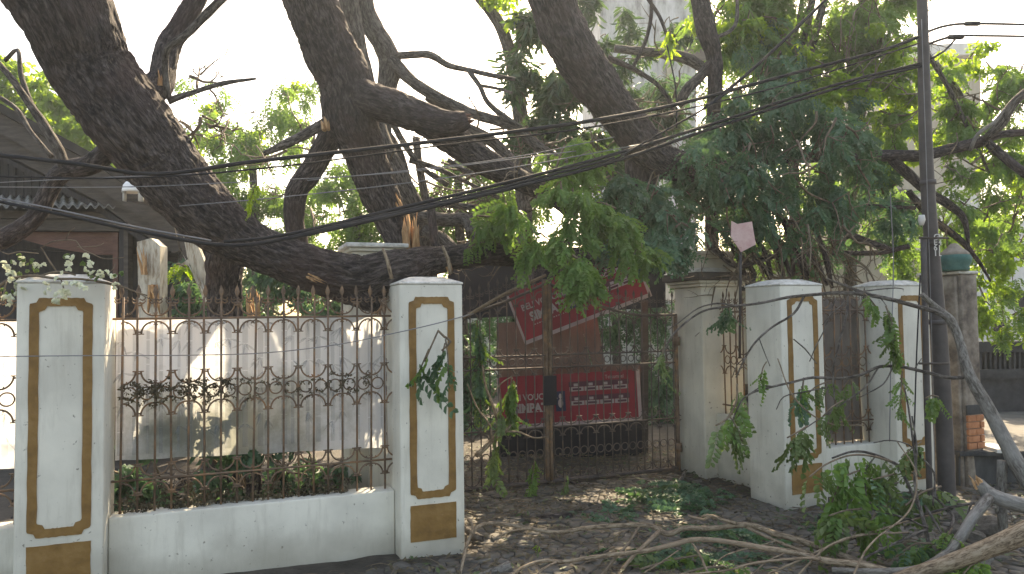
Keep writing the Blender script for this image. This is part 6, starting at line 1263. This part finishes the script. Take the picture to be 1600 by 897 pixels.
# ---------------- litter: leaves and twigs nobody would count
mb = MB(); rl = np.random.default_rng(81); n = 15000
X = rl.uniform(-1.6, 5.2, n); Y = 3.7 + 4.8 * rl.random(n); T_ = (X - F0.x) * FN.x + (Y - F0.y) * FN.y; S_ = (X - F0.x) * FD.x + (Y - F0.y) * FD.y
ok = ~((T_ > -.05) & (T_ < .45) & ((S_ < .5) | (S_ > 2.85))); X, Y = X[ok], Y[ok]; n = len(X)
ix = np.clip(((X + 2.5) / 8 * 239).astype(int), 0, 239); iy = np.clip(((Y - 3.2) / 5 * 169).astype(int), 0, 169); Z = hz[iy, ix] + .017 + rl.uniform(0, .012, n)
a = rl.uniform(0, 6.28, n); L_ = rl.uniform(.012, .035, n); w_ = L_ * rl.uniform(.25, .45, n); tl = rl.normal(0, .25, (n, 2))
ca, sa = np.cos(a), np.sin(a)
def cor(u, v): return np.stack([X + ca * u - sa * v, Y + sa * u + ca * v, Z + tl[:, 0] * u + tl[:, 1] * v], -1)
V = np.stack([cor(-L_, 0 * L_), cor(0 * L_, -w_), cor(L_, 0 * L_), cor(0 * L_, w_)], 1); F = np.arange(4 * n).reshape(n, 4)
half = n * 3 // 4
mb.add(V[:half].reshape(-1, 3), [F[:half]]); lt = obj('leaf_litter', mb.mesh('litter', M['litter']), kind='stuff'); setp(lt, label='brown dead leaves scattered over the driveway')
mb = MB(); mb.add(V[half:].reshape(-1, 3), [F[half:] - 4 * half]); lt = obj('fallen_leaves', mb.mesh('litter', M['litter_g']), kind='stuff'); setp(lt, label='small green leaves scattered over the driveway')
mb = MB()
for k in range(1500):
    x, y = rl.uniform(-1.3, 4.8), 3.8 + 4.2 * rl.random(); t = (x - F0.x) * FN.x + (y - F0.y) * FN.y; s1 = (x - F0.x) * FD.x + (y - F0.y) * FD.y
    if -.06 < t < .5 and (s1 < .55 or s1 > 2.8): continue
    z = hz[min(169, max(0, int((y - 3.2) / 5 * 169))), min(239, max(0, int((x + 2.5) / 8 * 239)))] + .02; a = rl.uniform(0, 6.28); l = rl.uniform(.04, .22); r_ = rl.uniform(.0012, .004)
    d = np.array([math.cos(a), math.sin(a), 0]); p = np.array([x, y, z]); b = np.array([-d[1], d[0], 0]) * rl.uniform(-.02, .02)
    add_tube(mb, [p - d * l / 2, p + b + [0, 0, rl.uniform(0, .02)], p + d * l / 2], [r_, r_, r_ * .6], 4, .12)
lt = obj('twig_litter', mb.mesh('twigs', M['twig'], smooth=True), kind='stuff'); setp(lt, label='thin twigs and stalks strewn over the driveway')
# yard litter and a drift of debris inside the fence
mb = MB()
for k in range(420):
    s_, t = rl.uniform(-2.4, .3), rl.uniform(.5, 3.0); p = np.array(FP(s_, t, rl.uniform(.02, .25) * rl.random())); a = rl.uniform(0, 6.28); l = rl.uniform(.1, .5); d = np.array([math.cos(a), math.sin(a), rl.normal(0, .25)])
    add_tube(mb, [p - d * l / 2, p + [0, 0, .02], p + d * l / 2], [.005, .005, .003], 4, .2)
for k in range(300):
    g_ = FP(rl.uniform(-2.4, .3), rl.uniform(.5, 2.5), rl.uniform(.0, .2)); scatter_leaves(mb, 'frond', np.array([tuple(g_)]), np.array([.2]), rl, (-.3, .4))
lt = obj('yard_debris', mb.mesh('debris', M['timber_dark']), kind='stuff'); setp(lt, label='drift of sticks and withered leaves in the yard behind the fence')
# small pale scraps of litter
for k, (a, b) in enumerate(((758, 776), (882, 788), (897, 772), (1148, 789), (786, 888), (1166, 748), (762, 774))):
    mb = MB(); g_ = G(a, b, .025); q = rl.uniform(-.02, .02, (5, 3)) * np.array([1, 1, .4]); mb.add(np.array([tuple(g_)] * 5) + q, [[[0, 1, 2]], [[0, 2, 3]], [[0, 3, 4]]]); o = obj('paper_scrap', mb.mesh('scrap', M['white'])); setp(o, label='tiny crumpled white scrap ' + ('at the foot of the gate-side pillar', 'lying below the right gate leaf', 'beside the dark frond heap on the driveway', 'on open paving before the middle pillar', 'by the sawn log at the bottom edge', 'at the foot of the tall gate pillar', 'just inside the shade of the left gate leaf')[k], category='scrap', group='white scraps on the driveway')

mb = MB(); rc_ = np.random.default_rng(91)
for k in range(260):
    s_ = rc_.uniform(-1.55, -.95) if k < 190 else rc_.uniform(-.95, -.1); z_ = rc_.choice([1.065, 1.115, 1.14]) + rc_.normal(0, .018)
    scatter_leaves(mb, 'tuft', np.array([tuple(FP(s_, TF - .015, z_))]), np.array([.045]), rc_, (-.4, .9))
for k in range(260): scatter_leaves(mb, 'tuft', np.array([tuple(FP(rc_.uniform(-1.55, -.3), TF + .03, .43 + rc_.uniform(0, .14) * rc_.random()))]), np.array([.06]), rc_, (-.4, .9))
lt = obj('caught_leaves', mb.mesh('caught', M['litter']), kind='stuff'); setp(lt, label='withered brown leaves caught among the scrolls of the long fence')
# ================================================================== BOUGAINVILLEA ON THE FIRST PILLAR
bg_ = thing('bougainvillea', 'white bougainvillea with variegated leaves spilling over the left pillar top', 'plant', W(60, 760, 4.25))
stems = [[(-30, 470, 3, 4.0), (10, 440, 2.4, 3.95), (50, 432, 2, 3.9), (90, 436, 2, 3.85), (130, 436, 1.8, 3.85), (180, 444, 1.4, 3.9), (230, 462, 1, 4.0)], [(60, 432, 1.6, 3.9), (90, 425, 1.5, 3.88), (118, 430, 1.2, 3.86)], [(88, 424, 1.4, 3.95), (72, 400, 1.2, 3.95), (64, 386, 1, 3.95)], [(64, 388, .9, 3.95), (82, 378, .9, 3.95), (103, 375, .8, 3.95), (120, 376, .8, 3.95), (128, 388, .8, 3.95), (145, 396, .7, 3.95), (165, 404, .7, 3.95), (195, 402, .6, 3.95)],
         [(103, 375, .8, 3.95), (108, 362, .7, 3.95), (117, 356, .6, 3.95)], [(120, 386, .7, 3.95), (150, 385, .6, 3.95), (162, 380, .5, 3.95)], [(0, 392, .8, 3.95), (14, 398, .8, 3.95), (30, 394, .7, 3.95), (60, 396, .6, 3.95)], [(95, 436, 1.2, 3.8), (100, 450, 1, 3.78), (98, 466, .8, 3.77)], [(150, 440, 1, 3.9), (200, 450, .9, 4), (240, 470, .7, 4.1)], [(140, 434, 1, 3.9), (172, 425, .8, 3.9), (180, 412, .7, 3.9)], [(10, 440, 1.2, 3.9), (5, 460, 1, 3.88), (2, 480, .8, 3.87)]]
for L in stems: P, R = pxpath(L); tube_obj('stem', P, R, M['twig'], bg_, 6, .02, wob=.003, seed=int(L[0][0] + 50))
def blossom_mesh(seed):
    rng = random.Random(seed); mb = MB()
    for q in range(5):
        v, f = leaflet(1.0, .95, True, .5); v = rotx(v, rng.uniform(-.4, .4)); v = roty(v, -.5 + rng.uniform(-.5, .5)); v = rotz(v, q * 1.26 + rng.uniform(-.3, .3)); mb.add(v, [f])
    return mb
BM = [blossom_mesh(i).mesh('blossom', M['petal']) for i in range(3)]; BL = [blossom_mesh(i + 9).mesh('leaf', M['leaf_wilt']) for i in range(2)]
rbl = random.Random(9)
for (a, b, z, n, sp) in ((10, 415, 3.85, 7, 12), (20, 445, 3.85, 8, 14), (5, 470, 3.85, 8, 14), (35, 412, 3.88, 4, 8), (60, 415, 3.88, 4, 8), (110, 410, 3.85, 5, 10), (98, 455, 3.72, 7, 9), (92, 470, 3.72, 4, 6), (125, 448, 3.75, 4, 7), (137, 418, 3.86, 5, 8), (155, 430, 3.86, 6, 9), (172, 432, 3.88, 4, 7), (182, 448, 3.9, 3, 6), (78, 452, 3.74, 3, 6), (90, 432, 3.8, 3, 14)):
    for i in range(n):
        obj('blossom', BM[rbl.randrange(3)], bg_, loc=W(a + rbl.gauss(0, sp * .6), b + rbl.gauss(0, sp * .6), z + rbl.gauss(0, .04)), rot=(rbl.uniform(-1.2, 1.8), rbl.uniform(-.8, .8), rbl.uniform(0, 6)), scale=rbl.uniform(.014, .024))
for (a, b, n) in ((32, 408, 4), (44, 412, 4), (52, 420, 4), (125, 414, 3), (142, 432, 3), (158, 434, 4), (20, 430, 4), (12, 455, 4), (104, 400, 3), (185, 430, 2)):
    for i in range(n):
        obj('leaf', BL[rbl.randrange(2)], bg_, loc=W(a + rbl.gauss(0, 5), b + rbl.gauss(0, 4), 3.88 + rbl.gauss(0, .03)), rot=(rbl.uniform(-1.2, 1.8), rbl.uniform(-.8, .8), rbl.uniform(0, 6)), scale=rbl.uniform(.013, .02))

# ---------------- thin scattering volume added to stand in for veiling lens glare
HZ = 0.0020
hb = MB(); add_box(hb, 6, 12.0, 6.0, 70, 40, 14.0)
hm = bpy.data.materials.new('glare_volume'); hm.use_nodes = True; hn = hm.node_tree.nodes; hn.clear()
ho = hn.new('ShaderNodeOutputMaterial'); pv = hn.new('ShaderNodeVolumePrincipled'); pv.inputs['Density'].default_value = HZ; pv.inputs['Anisotropy'].default_value = 0.5
pv.inputs['Color'].default_value = (0.80, 0.90, 1, 1); hm.node_tree.links.new(pv.outputs[0], ho.inputs['Volume'])
hz_o = obj('glare_haze', hb.mesh('glare_haze', hm), kind='stuff'); setp(hz_o, label='thin bright volume added in place of veiling lens glare')
